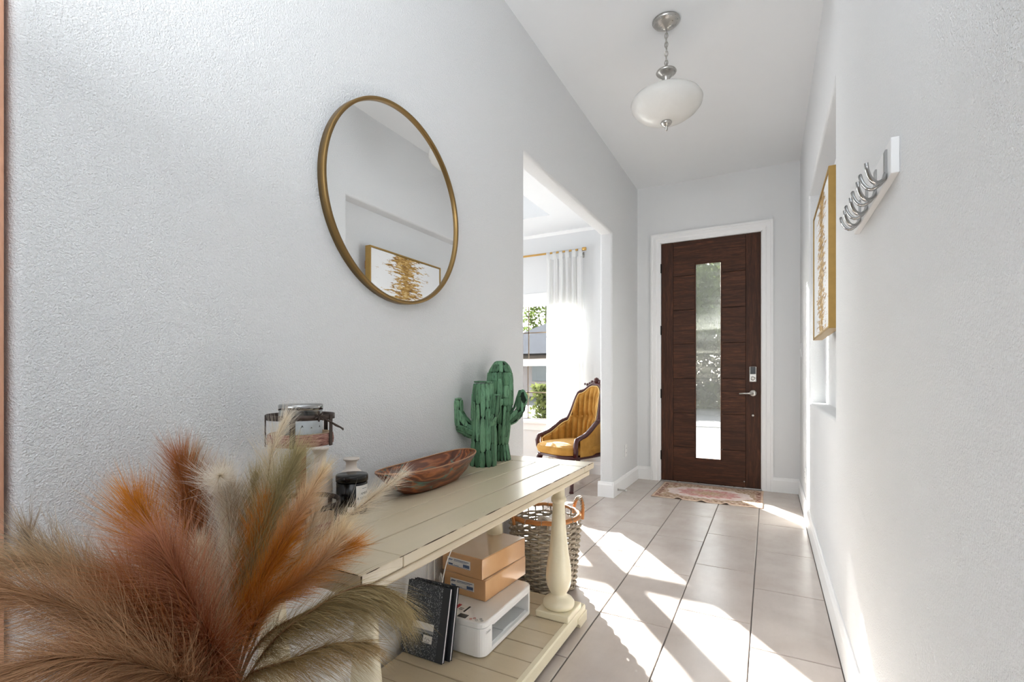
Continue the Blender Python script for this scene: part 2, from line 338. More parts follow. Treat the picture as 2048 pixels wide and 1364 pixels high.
# ------------------------------------------------------------------ helpers: geometry
LOCS = {}
def thing(name, label, cat, loc=(0, 0, 0), rz=0.0, group=None, kind=None):
    o = bpy.data.objects.new(name, None); COL.objects.link(o); o.empty_display_size = 0.05
    o.location = loc; o.rotation_euler = (0, 0, rz)
    tag(o, label, cat, group, kind)
    LOCS[o.name] = Vector(loc)
    return o
def tag(o, label=None, cat=None, group=None, kind=None):
    if label: o['label'] = label
    if cat: o['category'] = cat
    if group: o['group'] = group
    if kind: o['kind'] = kind
    return o
def link(name, me, mat, parent=None, loc=(0, 0, 0)):
    o = bpy.data.objects.new(name, me); COL.objects.link(o)
    if mat is not None and not me.materials: me.materials.append(mat)
    o.location = loc
    if parent is not None: o.parent = parent
    return o
class MB:
    def __init__(s): s.v = []; s.f = []; s.sm = []
    def add(s, vs, fs, smooth=False):
        b = len(s.v); s.v += [tuple(p) for p in vs]; s.f += [[i+b for i in f] for f in fs]; s.sm += [smooth]*len(fs); return s
    def box(s, a, b, R=None, c=None):
        (x0, y0, z0), (x1, y1, z1) = a, b
        vs = [Vector(p) for p in ((x0, y0, z0), (x1, y0, z0), (x1, y1, z0), (x0, y1, z0), (x0, y0, z1), (x1, y0, z1), (x1, y1, z1), (x0, y1, z1))]
        if R is not None:
            c = Vector(c) if c is not None else (vs[0]+vs[6])/2
            vs = [R @ (p-c)+c for p in vs]
        return s.add(vs, [(0, 3, 2, 1), (4, 5, 6, 7), (0, 1, 5, 4), (1, 2, 6, 5), (2, 3, 7, 6), (3, 0, 4, 7)])
    def lathe(s, prof, c=(0, 0, 0), seg=32, R=None, sx=1, sy=1, caps=True):
        cx, cy_, cz = c; n = len(prof); vs = []; fs = []
        for r, z in prof:
            for k in range(seg):
                t = 2*PI*k/seg; p = Vector((r*sx*math.cos(t), r*sy*math.sin(t), z))
                if R is not None: p = R @ p
                vs.append((p.x+cx, p.y+cy_, p.z+cz))
        for i in range(n-1):
            for k in range(seg):
                k2 = (k+1) % seg
                fs.append((i*seg+k, i*seg+k2, (i+1)*seg+k2, (i+1)*seg+k))
        if caps and prof[0] != prof[-1] and prof[0][0] > 1e-6: fs.append(tuple(reversed(range(seg))))
        if caps and prof[0] != prof[-1] and prof[-1][0] > 1e-6: fs.append(tuple((n-1)*seg+k for k in range(seg)))
        return s.add(vs, fs, True)
    def tube(s, pts, r, seg=8, closed=False, flat=1.0, up=None):
        pts = [Vector(p) for p in pts]; n = len(pts); vs = []; fs = []
        rr = r if hasattr(r, '__len__') else [r]*n
        prev = None
        for i, p in enumerate(pts):
            if closed: t = pts[(i+1) % n]-pts[i-1]
            else: t = pts[min(i+1, n-1)]-pts[max(i-1, 0)]
            t.normalize()
            u = Vector(up) if up is not None else prev
            if u is None: u = Vector((0, 0, 1)) if abs(t.z) < 0.9 else Vector((1, 0, 0))
            u = u-t*u.dot(t)
            if u.length < 1e-6: u = t.orthogonal()
            u.normalize(); w = t.cross(u); prev = u
            for k in range(seg):
                a_ = 2*PI*k/seg
                vs.append(p+u*math.cos(a_)*rr[i]+w*math.sin(a_)*rr[i]*flat)
        m = n if closed else n-1
        for i in range(m):
            j = (i+1) % n
            for k in range(seg):
                k2 = (k+1) % seg
                fs.append((i*seg+k, i*seg+k2, j*seg+k2, j*seg+k))
        if not closed:
            fs.append(tuple(reversed(range(seg)))); fs.append(tuple((n-1)*seg+k for k in range(seg)))
        return s.add(vs, fs, True)
    def grid(s, fn, nu, nv, closed_u=False):
        vs = []; fs = []
        for i in range(nu+(0 if closed_u else 1)):
            for j in range(nv+1): vs.append(fn(i/nu, j/nv))
        nuv = nu
        L = len(vs)//(nv+1)
        for i in range(nuv):
            i2 = (i+1) % L
            for j in range(nv):
                fs.append((i*(nv+1)+j, i2*(nv+1)+j, i2*(nv+1)+j+1, i*(nv+1)+j+1))
        return s.add(vs, fs, True)
    def prism(s, poly, axis, a, b, smooth=False):
        """poly: 2D points in the two other axes (cyclic order), swept along axis from a to b"""
        def P(u, w, d): return {'x': (d, u, w), 'y': (u, d, w), 'z': (u, w, d)}[axis]
        n = len(poly); vs = [P(u, w, a) for u, w in poly]+[P(u, w, b) for u, w in poly]
        fs = [tuple(reversed(range(n))), tuple(range(n, 2*n))]+[(i, (i+1) % n, n+(i+1) % n, n+i) for i in range(n)]
        return s.add(vs, fs, smooth)
    def mesh(s, name, off=(0, 0, 0), weld=False):
        me = bpy.data.meshes.new(name); o = Vector(off)
        me.from_pydata([tuple(Vector(p)-o) for p in s.v], [], s.f)
        me.polygons.foreach_set('use_smooth', s.sm)
        bm = bmesh.new(); bm.from_mesh(me)
        if weld: bmesh.ops.remove_doubles(bm, verts=bm.verts, dist=1e-5)
        bmesh.ops.recalc_face_normals(bm, faces=bm.faces); bm.to_mesh(me); bm.free()
        return me
    def build(s, name, mat, parent=None, bevel=0, seg=2, local=False, weld=False, loc=None):
        """vertices are world coordinates unless local=True; parts get their thing's location taken off"""
        off = Vector((0, 0, 0))
        if parent is not None and not local:
            p = parent
            while p is not None: off = off+Vector(p.location); p = p.parent
        if loc is not None: me = s.mesh(name, Vector(loc), weld); o = link(name, me, mat, parent, Vector(loc)-off)
        else: me = s.mesh(name, off, weld); o = link(name, me, mat, parent)
        if bevel:
            b = o.modifiers.new('bevel', 'BEVEL'); b.width = bevel; b.segments = seg; b.limit_method = 'ANGLE'; b.angle_limit = math.radians(40)
            b.harden_normals = False
        return o
def struct(o, label=None): o['kind'] = 'structure'; return o
def copy_tree(o, loc, rz=None):
    c = o.copy(); COL.objects.link(c); c.location = loc
    if rz is not None: c.rotation_euler = (0, 0, rz)
    for ch in o.children:
        d = ch.copy(); COL.objects.link(d); d.parent = c
        for g in ch.children:
            e = g.copy(); COL.objects.link(e); e.parent = d
    return c

def text_verts(body, size, align='CENTER'):
    cu = bpy.data.curves.new('t', 'FONT'); cu.body = body; cu.size = size; cu.align_x = align; cu.resolution_u = 2
    o = bpy.data.objects.new('t', cu); COL.objects.link(o)
    dg = bpy.context.evaluated_depsgraph_get(); me = bpy.data.meshes.new_from_object(o.evaluated_get(dg))
    vs = [v.co.copy() for v in me.vertices]; fs = [list(p.vertices) for p in me.polygons]
    bpy.data.objects.remove(o); bpy.data.curves.remove(cu); bpy.data.meshes.remove(me)
    return vs, fs
def text_on(mb, body, size, fn, align='CENTER'):
    vs, fs = text_verts(body, size, align); mb.add([fn(v.x, v.y) for v in vs], fs); return mb

# ------------------------------------------------------------------ room constants
XL, XR, YF, ZC = -1.22, 0.255, 5.115, 3.04
TW = 0.115
def cells(us, zs, hole, P, thick, recess=None, bevel=0.0, hole_test=None):
    """slab of wall: P(u, z, d) -> world, d = depth from the front face; hole(u, z) true where cut through; recess(u, z) -> depth or 0"""
    bm = bmesh.new(); cache = {}
    def V(u, z, d):
        k = (round(u, 5), round(z, 5), round(d, 5))
        if k not in cache: cache[k] = bm.verts.new(P(u, z, d))
        return cache[k]
    def Q(*ks):
        try: bm.faces.new([V(*k) for k in ks])
        except ValueError: pass
    nu, nz = len(us)-1, len(zs)-1
    def depth(i, j):
        if i < 0 or j < 0 or i >= nu or j >= nz: return thick
        u, z = (us[i]+us[i+1])/2, (zs[j]+zs[j+1])/2
        if hole(u, z): return thick
        return recess(u, z) if recess else 0.0
    for i in range(nu):
        for j in range(nz):
            d = depth(i, j); u0, u1, z0, z1 = us[i], us[i+1], zs[j], zs[j+1]
            if d < thick:
                Q((u0, z0, d), (u1, z0, d), (u1, z1, d), (u0, z1, d)); Q((u0, z0, thick), (u0, z1, thick), (u1, z1, thick), (u1, z0, thick))
    for i in range(nu+1):
        for j in range(nz):
            a_, b_ = depth(i-1, j), depth(i, j)
            if a_ != b_: Q((us[i], zs[j], a_), (us[i], zs[j], b_), (us[i], zs[j+1], b_), (us[i], zs[j+1], a_))
    for j in range(nz+1):
        for i in range(nu):
            a_, b_ = depth(i, j-1), depth(i, j)
            if a_ != b_: Q((us[i], zs[j], a_), (us[i+1], zs[j], a_), (us[i+1], zs[j], b_), (us[i], zs[j], b_))
    bmesh.ops.recalc_face_normals(bm, faces=bm.faces)
    if bevel:
        inv = {v: k for k, v in cache.items()}
        es = []
        for e in bm.edges:
            if len(e.link_faces) == 2 and e.calc_face_angle(0) > 0.5:
                ka, kb = inv[e.verts[0]], inv[e.verts[1]]
                if all(k[2] in (0.0, round(thick, 5)) for k in (ka, kb)) and ka[2] == kb[2] and hole_test(ka, kb): es.append(e)
        bmesh.ops.bevel(bm, geom=es, offset=bevel, segments=5, profile=0.5, affect='EDGES', clamp_overlap=True)
        for f in bm.faces:
            if f.calc_area() > 0: f.smooth = False
    return bm
def bm_obj(bm, name, mat, parent=None, smooth_angle=35):
    me = bpy.data.meshes.new(name); bm.to_mesh(me); bm.free()
    o = link(name, me, mat, parent)
    me.polygons.foreach_set('use_smooth', [True]*len(me.polygons))
    try: me.set_sharp_from_angle(angle=math.radians(smooth_angle))
    except Exception: pass
    return o

# ------------------------------------------------------------------ floor with its tiles
fb = MB(); fb.box((-4.55, -4.2, -0.12), (0.40, 5.25, -0.004))
floor = struct(fb.build('floor', M['grout']))
TX, TY = 0.305, 0.608
def tile_mesh(w, l):
    g, b, h = 0.0026, 0.002, 0.010
    x, y = w/2-g, l/2-g
    vs = [(-x, -y, -h), (x, -y, -h), (x, y, -h), (-x, y, -h), (-x, -y, -b), (x, -y, -b), (x, y, -b), (-x, y, -b),
          (-x+b, -y+b, 0), (x-b, -y+b, 0), (x-b, y-b, 0), (-x+b, y-b, 0)]
    fs = [(8, 9, 10, 11)]+[(i, (i+1) % 4, 4+(i+1) % 4, 4+i) for i in range(4)]+[(4+i, 4+(i+1) % 4, 8+(i+1) % 4, 8+i) for i in range(4)]
    me = bpy.data.meshes.new('tile'); me.from_pydata(vs, [], fs); me.materials.append(M['tile']); return me
tcache = {}
for cx in range(-14, 2):
    x0 = -0.066+TX*(cx-0); x1 = x0+TX
    x1c = min(x1, XR+0.02); x0c = max(x0, -4.3)
    if x1c-x0c < 0.03: continue
    off = 2.738 if cx % 2 == 0 else 2.94
    j0 = -5 if cx > -5 else -3
    for j in range(j0, 5):
        y0 = off+TY*j; y1 = min(y0+TY, YF+0.03)
        if cx <= -5: y0 = max(y0, 1.05)
        if y1-y0 < 0.04: continue
        key = (round(x1c-x0c, 3), round(y1-y0, 3))
        if key not in tcache: tcache[key] = tile_mesh(*key)
        link('tile', tcache[key], None, floor, ((x0c+x1c)/2, (y0+y1)/2, 0))
# plain tiled floor behind the camera (never in view): one slab of the same stone
b = MB().box((-4.3, -4.0, -0.010), (XR+0.02, -0.95, 0.0)).build('tile', M['tile'], floor)

# ------------------------------------------------------------------ walls and ceilings
bm = cells([0.35, 2.448, 4.195, YF+0.01], [0, 2.34, ZC], lambda u, z: 2.448 < u < 4.195 and z < 2.34,
           lambda u, z, d: (XL-d, u, z), TW, bevel=0.02,
           hole_test=lambda a_, b_: (all(2.44 < k[0] < 4.2 and k[1] <= 2.3401 for k in (a_, b_)) and not (a_[1] == b_[1] == 0)) or (a_[0] == b_[0] == 0.35))
struct(bm_obj(bm, 'wall_left', M['wall']))
NY0, NY1, NZ0, NZ1, ND = 2.492, 4.082, 0.885, 2.37, 0.10
bm = cells([-4.2, NY0, NY1, YF+0.01], [0, NZ0, NZ1, ZC], lambda u, z: False, lambda u, z, d: (XR+d, u, z), 0.16,
           recess=lambda u, z: ND if NY0 < u < NY1 and NZ0 < z < NZ1 else 0.0, bevel=0.018,
           hole_test=lambda a_, b_: a_[2] == 0 and all(NY0-.01 < k[0] < NY1+.01 and NZ0-.01 < k[1] < NZ1+.01 for k in (a_, b_)))
struct(bm_obj(bm, 'wall_right', M['wall']))
DX0, DX1, DZ = -0.985, -0.055, 2.447
WX0, WX1, WZ0, WZ1 = -3.62, -1.90, 0.50, 1.975
bm = cells([-4.5, WX0, WX1, DX0, DX1, 0.42], [0, WZ0, WZ1, DZ, ZC],
           lambda u, z: (WX0 < u < WX1 and WZ0 < z < WZ1) or (DX0 < u < DX1 and z < DZ), lambda u, z, d: (u, YF+d, z), 0.15,
           bevel=0.012, hole_test=lambda a_, b_: a_[2] == 0 and all(WX0-.01 < k[0] < WX1+.01 and WZ0-.01 < k[1] < WZ1+.01 for k in (a_, b_)))
struct(bm_obj(bm, 'wall_front', M['wall_fine']))
struct(MB().box((-4.5, 0.9, 0), (-4.38, YF, 3.1)).build('wall_dining_side', M['wall_fine']))
struct(MB().box((-4.5, 0.90, 0), (XL-TW, 1.02, 3.1)).build('wall_dining_back', M['wall_fine']))
struct(MB().box((-4.5, -4.2, 0), (-4.38, 0.9, 3.1)).build('wall_living_side', M['wall_fine']))
struct(MB().box((-4.5, -4.2, 0), (0.42, -4.08, 3.1)).build('wall_back', M['wall_fine']))
struct(MB().box((XL-TW, -4.2, ZC), (0.42, YF+0.15, ZC+0.12)).build('ceiling', M['ceiling']))
struct(MB().box((-4.5, -4.2, ZC), (XL-TW, 1.0, ZC+0.12)).build('ceiling_living', M['ceiling']))
# dining room tray ceiling: low rim with a raised middle
DZC = 2.72
bm = cells([-4.5, -3.75, -1.97, XL-TW+0.005], [0.95, 1.7, 4.53, YF], lambda u, z: False, lambda u, z, d: (u, z, DZC+d), 0.42,
           recess=lambda u, z: 0.26 if -3.75 < u < -1.97 and 1.7 < z < 4.53 else 0.0)
struct(bm_obj(bm, 'ceiling_dining', M['ceiling']))
struct(MB().prism([(YF, DZC), (YF, DZC-0.032), (YF-0.008, DZC-0.032), (YF-0.026, DZC-0.01), (YF-0.026, DZC)], 'x', -4.38, XL-TW).build('trim_1', M['trim']))

# baseboards
BH, BT = 0.135, 0.016
prof = [(0, 0), (BT, 0), (BT, BH-0.028), (BT*0.72, BH-0.016), (BT*0.55, BH-0.004), (BT*0.3, BH), (0, BH)]
def base_y(mb, x, sgn, y0, y1): mb.prism([(x+sgn*u, w) for u, w in prof], 'y', y0, y1) if False else mb.add(*_bb('y', x, sgn, y0, y1))
def _bb(axis, c, sgn, a_, b_):
    n = len(prof); vs = []
    for d in (a_, b_):
        for u, w in prof: vs.append((c+sgn*u, d, w) if axis == 'y' else (d, c+sgn*u, w))
    return vs, [tuple(range(n)), tuple(range(n, 2*n))]+[(i, (i+1) % n, n+(i+1) % n, n+i) for i in range(n)]
m = MB(); m.add(*_bb('y', XL, 1, 0.37, 2.448+BT-0.0008)); m.add(*_bb('y', XL, 1, 4.195-BT+0.0008, YF))
m.add(*_bb('x', 4.195, -1, XL-TW-BT, XL+BT-0.0008)); m.add(*_bb('x', 2.448, 1, XL-TW-BT, XL+BT-0.0008))
struct(m.build('baseboard_left', M['trim']))
m = MB(); m.add(*_bb('y', XR, -1, -4.0, YF)); struct(m.build('baseboard_right', M['trim']))
m = MB(); m.add(*_bb('x', YF, -1, XL, -1.079)); m.add(*_bb('x', YF, -1, 0.033, XR)); struct(m.build('baseboard_front', M['trim']))
m = MB(); m.add(*_bb('x', YF, -1, -4.38, XL-TW)); m.add(*_bb('y', XL-TW, -1, 4.195, YF)); m.add(*_bb('y', XL-TW, -1, 1.02, 2.448)); struct(m.build('baseboard_dining', M['trim']))
# wood-toned casing just past the end of the near wall
struct(MB().box((XL-0.06, 0.255, 0), (XL-0.004, 0.343, 2.3)).build('trim_2', M['orange_trim'], bevel=0.006))

# ------------------------------------------------------------------ front door
door = thing('door_1', 'dark walnut plank front door with a tall ribbed glass light', 'door', (-0.52, YF+0.03, 0), kind='structure')
dy0, dy1 = YF+0.012, YF+0.055
def dpart(name, x0, x1, z0, z1, mat, inset=0.0, bv=0.002):
    return MB().box((x0, dy0+inset, z0), (x1, dy1, z1)).build(name, mat, door, bevel=bv)
SX0, SX1, GX0, GX1, GZ0, GZ1 = -0.857, -0.194, -0.652, -0.403, 0.247, 2.205
dpart('stile', -0.976, SX0-0.002, 0.012, 2.437, M['door_v']); dpart('stile', SX1+0.002, -0.064, 0.012, 2.437, M['door_v'])
zs = [0.012, 0.359, 0.704, 1.051, 1.400, 1.745, 2.090, 2.437]
for i in range(7):
    z0, z1 = zs[i]+(0.002 if i else 0), zs[i+1]-(0.002 if i < 6 else 0)
    if i == 0:
        # bottom and top boards run past the glass: built as U-shaped prisms
        p = [(SX0, z0), (SX1, z0), (SX1, z1), (GX1, z1), (GX1, GZ0), (GX0, GZ0), (GX0, z1), (SX0, z1)]
        MB().prism(p, 'y', dy0+0.001, dy1).build('plank', M['door_h'], door, bevel=0.002)
    elif i == 6:
        p = [(SX0, z1), (SX0, z0), (GX0, z0), (GX0, GZ1), (GX1, GZ1), (GX1, z0), (SX1, z0), (SX1, z1)]
        MB().prism(p, 'y', dy0+0.001, dy1).build('plank', M['door_h'], door, bevel=0.002)
    else:
        dpart('plank', SX0, GX0, z0, z1, M['door_h'], 0.001); dpart('plank', GX1, SX1, z0, z1, M['door_h'], 0.001)
bk = MB(); bk.box((-0.974, dy0+0.010, 0.014), (GX0-0.002, dy1-0.004, 2.435)).box((GX1+0.002, dy0+0.010, 0.014), (-0.066, dy1-0.004, 2.435))
bk.box((GX0-0.002, dy0+0.010, 0.014), (GX1+0.002, dy1-0.004, GZ0-0.002)).box((GX0-0.002, dy0+0.010, GZ1+0.002), (GX1+0.002, dy1-0.004, 2.435)); bk.build('core', M['dark_gap'], door)
m = MB(); e = 0.012
for (x0, x1, z0, z1) in ((GX0, GX0+e, GZ0, GZ1), (GX1-e, GX1, GZ0, GZ1), (GX0, GX1, GZ0, GZ0+e), (GX0, GX1, GZ1-e, GZ1)): m.box((x0, dy0+0.004, z0), (x1, dy0+0.016, z1))
m.build('glazing_bead', M['door_v'], door, bevel=0.002)
# ribbed glass: 34 half-round flutes on the room side
nr = 34; gw = (GX1-GX0)/nr; sg = 6; vs = []; fs = []
line = []
for i in range(nr):
    for k in range(sg): line.append((GX0+gw*(i+k/sg), dy0+0.026-0.0022*math.sin(PI*k/sg)))
line.append((GX1, dy0+0.026))
for z in (GZ0, GZ1): vs += [(x, y, z) for x, y in line]
n = len(line); fs = [(i, i+1, n+i+1, n+i) for i in range(n-1)]
MB().add(vs, fs, True).build('glass', M['ribbed'], door)
for z in (2.184, 1.548, 0.897, 0.266):
    MB().box((-0.990, dy0-0.004, z-0.045), (-0.972, dy0+0.012, z+0.045)).lathe([(0.0075, -0.047), (0.0075, 0.047)], (-0.981, dy0-0.005, z), 10).build('hinge', M['black_metal'], door)
# keypad deadbolt
lk = MB().box((-0.161, dy0-0.026, 1.02), (-0.099, dy0, 1.167)).build('lock', M['nickel'], door, bevel=0.006)
MB().box((-0.153, dy0-0.030, 1.095), (-0.107, dy0-0.024, 1.162)).build('keypad', M['black_jar'], lk, bevel=0.003)
MB().lathe([(0.019, 0), (0.019, 0.008), (0.014, 0.012), (0, 0.012)], (-0.13, dy0-0.026, 1.055), 20, Matrix.Rotation(PI/2, 3, 'X')).build('thumb_turn', M['nickel'], lk)
hd = MB().lathe([(0.031, 0), (0.031, 0.006), (0.026, 0.011), (0, 0.011)], (-0.13, dy0, 0.914), 28, Matrix.Rotation(PI/2, 3, 'X')).build('rosette', M['nickel'], door)
MB().tube([(-0.13, dy0-0.005, 0.914), (-0.13, dy0-0.04, 0.914), (-0.138, dy0-0.052, 0.914), (-0.17, dy0-0.056, 0.913), (-0.21, dy0-0.056, 0.911), (-0.246, dy0-0.052, 0.907)], [0.010, 0.010, 0.011, 0.009, 0.008, 0.006], 10, flat=0.7).build('lever', M['nickel'], hd)
MB().lathe([(0.011, 0), (0.011, 0.004), (0.006, 0.006), (0, 0.006)], (-0.13, dy0, 0.702), 18, Matrix.Rotation(PI/2, 3, 'X')).build('peephole_cap', M['nickel'], door)
MB().lathe([(0.006, 0), (0.006, 0.003), (0, 0.003)], (-0.205, dy0, 0.066), 12, Matrix.Rotation(PI/2, 3, 'X')).build('screw_cap', M['nickel'], door)
MB().box((-0.062, dy0+0.006, 0.90), (-0.0585, dy0+0.03, 0.945)).build('strike', M['black_metal'], door)
# casing (stepped profile), jamb, threshold
CP = [(0, 0), (0.092, 0), (0.092, -0.022), (0.074, -0.022), (0.070, -0.017), (0.040, -0.017), (0.030, -0.011), (0.008, -0.009), (0, -0.006)]
m = MB(); n = len(CP); ring = []
for (x, z, sx, sz) in ((DX0-0.002, 0, -1, 0), (DX0-0.002, DZ-0.003, -1, 1), (DX1+0.002, DZ-0.003, 1, 1), (DX1+0.002, 0, 1, 0)):
    ring.append([(x+sx*u, YF+d, z+sz*u) for u, d in CP])
vs = sum(ring, []); fs = [tuple(range(n)), tuple(range(3*n, 4*n))]
for r_ in range(3):
    for i in range(n): fs.append((r_*n+i, r_*n+(i+1) % n, (r_+1)*n+(i+1) % n, (r_+1)*n+i))
m.add(vs, fs); struct(m.build('trim_3', M['trim']))
m = MB(); m.box((DX0, YF, 0), (DX0+0.006, YF+0.15, DZ)).box((DX1-0.006, YF, 0), (DX1, YF+0.15, DZ)).box((DX0, YF, DZ-0.007), (DX1, YF+0.15, DZ))
m.box((DX0, dy1+0.002, 0), (DX0+0.02, YF+0.15, DZ)).box((DX1-0.02, dy1+0.002, 0), (DX1, YF+0.15, DZ)).box((DX0, dy1+0.002, DZ-0.02), (DX1, YF+0.15, DZ))
struct(m.build('trim_4', M['trim']))
struct(MB().box((DX0, YF-0.012, 0.0), (DX1, YF+0.15, 0.011)).build('trim_5', M['nickel'], bevel=0.003))

# ------------------------------------------------------------------ twin sash window of the dining room
win = thing('window_1', 'white twin sash window with bronze muntins beside the curtain', 'window', (-2.76, YF+0.05, WZ0), kind='structure')
wy = YF+0.045
def wbox(name, x0, x1, z0, z1, mat, y0=0.0, y1=0.03, bv=0.003, par=None):
    return MB().box((x0, wy+y0, z0), (x1, wy+y1, z1)).build(name, mat, par or win, bevel=bv)
for nm, x0, x1, z0, z1 in (('frame_side', WX0, -3.565, WZ0, WZ1), ('frame_side', -1.955, WX1, WZ0, WZ1), ('mullion', -2.835, -2.685, WZ0, WZ1),
                       ('frame_head', -3.565, -1.955, 1.905, WZ1), ('frame_sill', -3.565, -1.955, WZ0, 0.572)):
    wbox(nm, x0, x1, z0, z1, M['trim'], -0.01, 0.055)
for x0, x1, mx in ((-3.565, -2.835, (-3.37, -3.03)), (-2.685, -1.955, (-2.53, -2.12))):
    wbox('meeting_rail', x0, x1, 1.197, 1.279, M['trim'], -0.004, 0.045)
    for z0, z1, yy in ((0.572, 1.197, 0.01), (1.279, 1.905, 0.03)):
        MB().box((x0, wy+yy+0.006, z0), (x1, wy+yy+0.010, z1)).build('pane', M['pane'], win)
        zm = (z0+z1)/2
        wbox('muntin', x0, x1, zm-0.0065, zm+0.0065, M['brown_muntin'], yy, yy+0.005, 0)
        wbox('muntin', x0, x1, z0, z0+0.009, M['brown_muntin'], yy, yy+0.005, 0)
        for q in mx: wbox('muntin', q-0.0065, q+0.0065, z0, z1, M['brown_muntin'], yy, yy+0.005, 0)
        for q in (x0, x1-0.01): wbox('muntin', q, q+0.010, z0, z1, M['brown_muntin'], yy, yy+0.005, 0)
# stool, apron, head casing
struct(MB().box((WX0-0.06, YF-0.05, 0.525), (WX1+0.06, YF+0.05, 0.556)).build('trim_6', M['trim'], bevel=0.006))
struct(MB().box((WX0-0.04, YF-0.018, 0.445), (WX1+0.04, YF+0.0, 0.525)).build('trim_7', M['trim'], bevel=0.004))
struct(MB().box((WX0-0.02, YF-0.016, 1.955), (WX1+0.02, YF+0.02, 2.045)).build('trim_8', M['trim'], bevel=0.005))

# ------------------------------------------------------------------ curtain rod and curtains
RY, RZ = YF-0.085, 2.467
rod = thing('curtain_rod', 'thin brass curtain rod with a capped end above the dining window', 'curtain rod', (-2.76, RY, RZ))
R90 = Matrix.Rotation(PI/2, 3, 'Y')
MB().tube([(-3.82, RY, RZ), (-1.80, RY, RZ)], 0.011, 14).build('pole', M['brass'], rod)
for x in (-1.80, -3.86): MB().lathe([(0.010, 0), (0.019, 0.001), (0.019, 0.040), (0.016, 0.044), (0, 0.044)], (x, RY, RZ), 20, R90).build('end_cap', M['brass'], rod)
for x in (-1.815, -3.70):
    b = MB().tube([(x, RY-0.001, RZ-0.012), (x, RY, RZ-0.03), (x, RY+0.04, RZ-0.035), (x, YF-0.004, RZ-0.035)], 0.006, 8)
    b.box((x-0.008, YF-0.008, RZ-0.075), (x+0.008, YF-0.0005, RZ-0.012)); b.build('bracket', M['nickel'], rod)
def curtain(x0, x1, label, folds, seed):
    t = thing('curtain', label, 'curtain', ((x0+x1)/2, RY, 0.02), group='sheer tab top curtains of the dining window')
    rnd = random.Random(seed); ph = [rnd.uniform(0, 6.28) for _ in range(6)]; zt = RZ-0.075
    def fn(u, v):
        z = 0.02+(zt-0.02)*v; am = 0.014+0.020*(1-v)
        y = RY+am*math.sin(2*PI*folds*u+ph[0]+0.5*math.sin(3*u+ph[1]))+0.008*math.sin(2*PI*folds*2.3*u+ph[2]+1.2*v)
        x = x0+(x1-x0)*(u+0.02*math.sin(2*PI*folds*u+ph[3])) + (0.012*math.sin(2.2*v+ph[4])*(0.4-u)) - 0.02*(1-v)*(0.5-u)
        return (x, y, z)
    MB().grid(fn, folds*14, 24).build('panel', M['curtain'], t)
    k = 6
    for i in range(k):
        xc = x0+(x1-x0)*(0.05+0.9*i/(k-1)); hw = 0.022; pts = []
        for j in range(13):
            a_ = PI*j/12; pts.append((RY-0.0125*math.cos(a_), RZ+0.0125*math.sin(a_)))
        pts = [(RY-0.006, zt-0.005)]+pts+[(RY+0.006, zt-0.005)]
        vs = []
        for y, z in pts: vs += [(xc-hw, y, z), (xc+hw, y, z)]
        MB().add(vs, [(2*j, 2*j+1, 2*j+3, 2*j+2) for j in range(len(pts)-1)], True).build('tab', M['curtain'], t)
    return t
curtain(-2.225, -1.80, 'sheer white tab-top curtain panel hanging behind the gold armchair', 6, 3)
curtain(-3.78, -2.95, 'sheer white tab-top curtain panel at the far side of the window, behind the wall', 8, 5)

# ------------------------------------------------------------------ pendant lamp
LX, LY = -0.5, 2.762
lamp = thing('pendant_lamp', 'brushed nickel pendant lamp with frosted white glass bowl on a chain', 'lamp', (LX, LY, ZC))
MB().lathe([(0.072, 0), (0.074, -0.006), (0.066, -0.016), (0.045, -0.030), (0.020, -0.042), (0.010, -0.048), (0, -0.048)], (LX, LY, ZC), 40).build('canopy', M['nickel'], lamp)
zt, zb = ZC-0.045, 2.770; nl = 9; hl = (zt-zb)/nl
for i in range(nl):
    zc = zt-hl*(i+0.5); pts = []
    for k in range(16):
        a_ = 2*PI*k/16; u, z = 0.0085*math.cos(a_), (hl*0.68)*math.sin(a_)
        pts.append((LX+(u if i % 2 else 0), LY+(0 if i % 2 else u), zc+z))
    MB().tube(pts, 0.0026, 6, True).build('chain_link', M['nickel'], lamp)
MB().tube([(LX+0.004*math.sin(i*1.3), LY+0.004*math.cos(i*1.3), zt+(zb-zt)*i/12) for i in range(13)], 0.002, 6).build('wire', M['nickel'], lamp)
MB().lathe([(0.006, 2.79), (0.010, 2.780), (0.030, 2.773), (0.052, 2.761), (0.055, 2.755), (0.050, 2.747), (0.036, 2.740), (0.026, 2.726), (0.017, 2.714), (0.0155, 2.68), (0.0155, 2.62), (0.0155, 2.48), (0.0, 2.48)], (LX, LY, 0), 32).build('stem', M['nickel'], lamp)
pr = [(0.0165, 2.646), (0.080, 2.642), (0.142, 2.630), (0.178, 2.611), (0.191, 2.590), (0.187, 2.567), (0.166, 2.540), (0.128, 2.512), (0.078, 2.490), (0.022, 2.478), (0.0165, 2.477)]
pr2 = pr+[(r_*0.965 if r_ > .02 else r_, z+(0.004 if z < 2.57 else -0.004)) for r_, z in reversed(pr)]
MB().lathe(pr2, (LX, LY, 0), 56).build('glass_bowl', M['alabaster'], lamp)
MB().lathe([(0.0, 2.484), (0.029, 2.479), (0.031, 2.474), (0.026, 2.466), (0.014, 2.456), (0.007, 2.450), (0.009, 2.441), (0.007, 2.434), (0.003, 2.430), (0, 2.429)], (LX, LY, 0), 28).build('finial', M['nickel'], lamp)

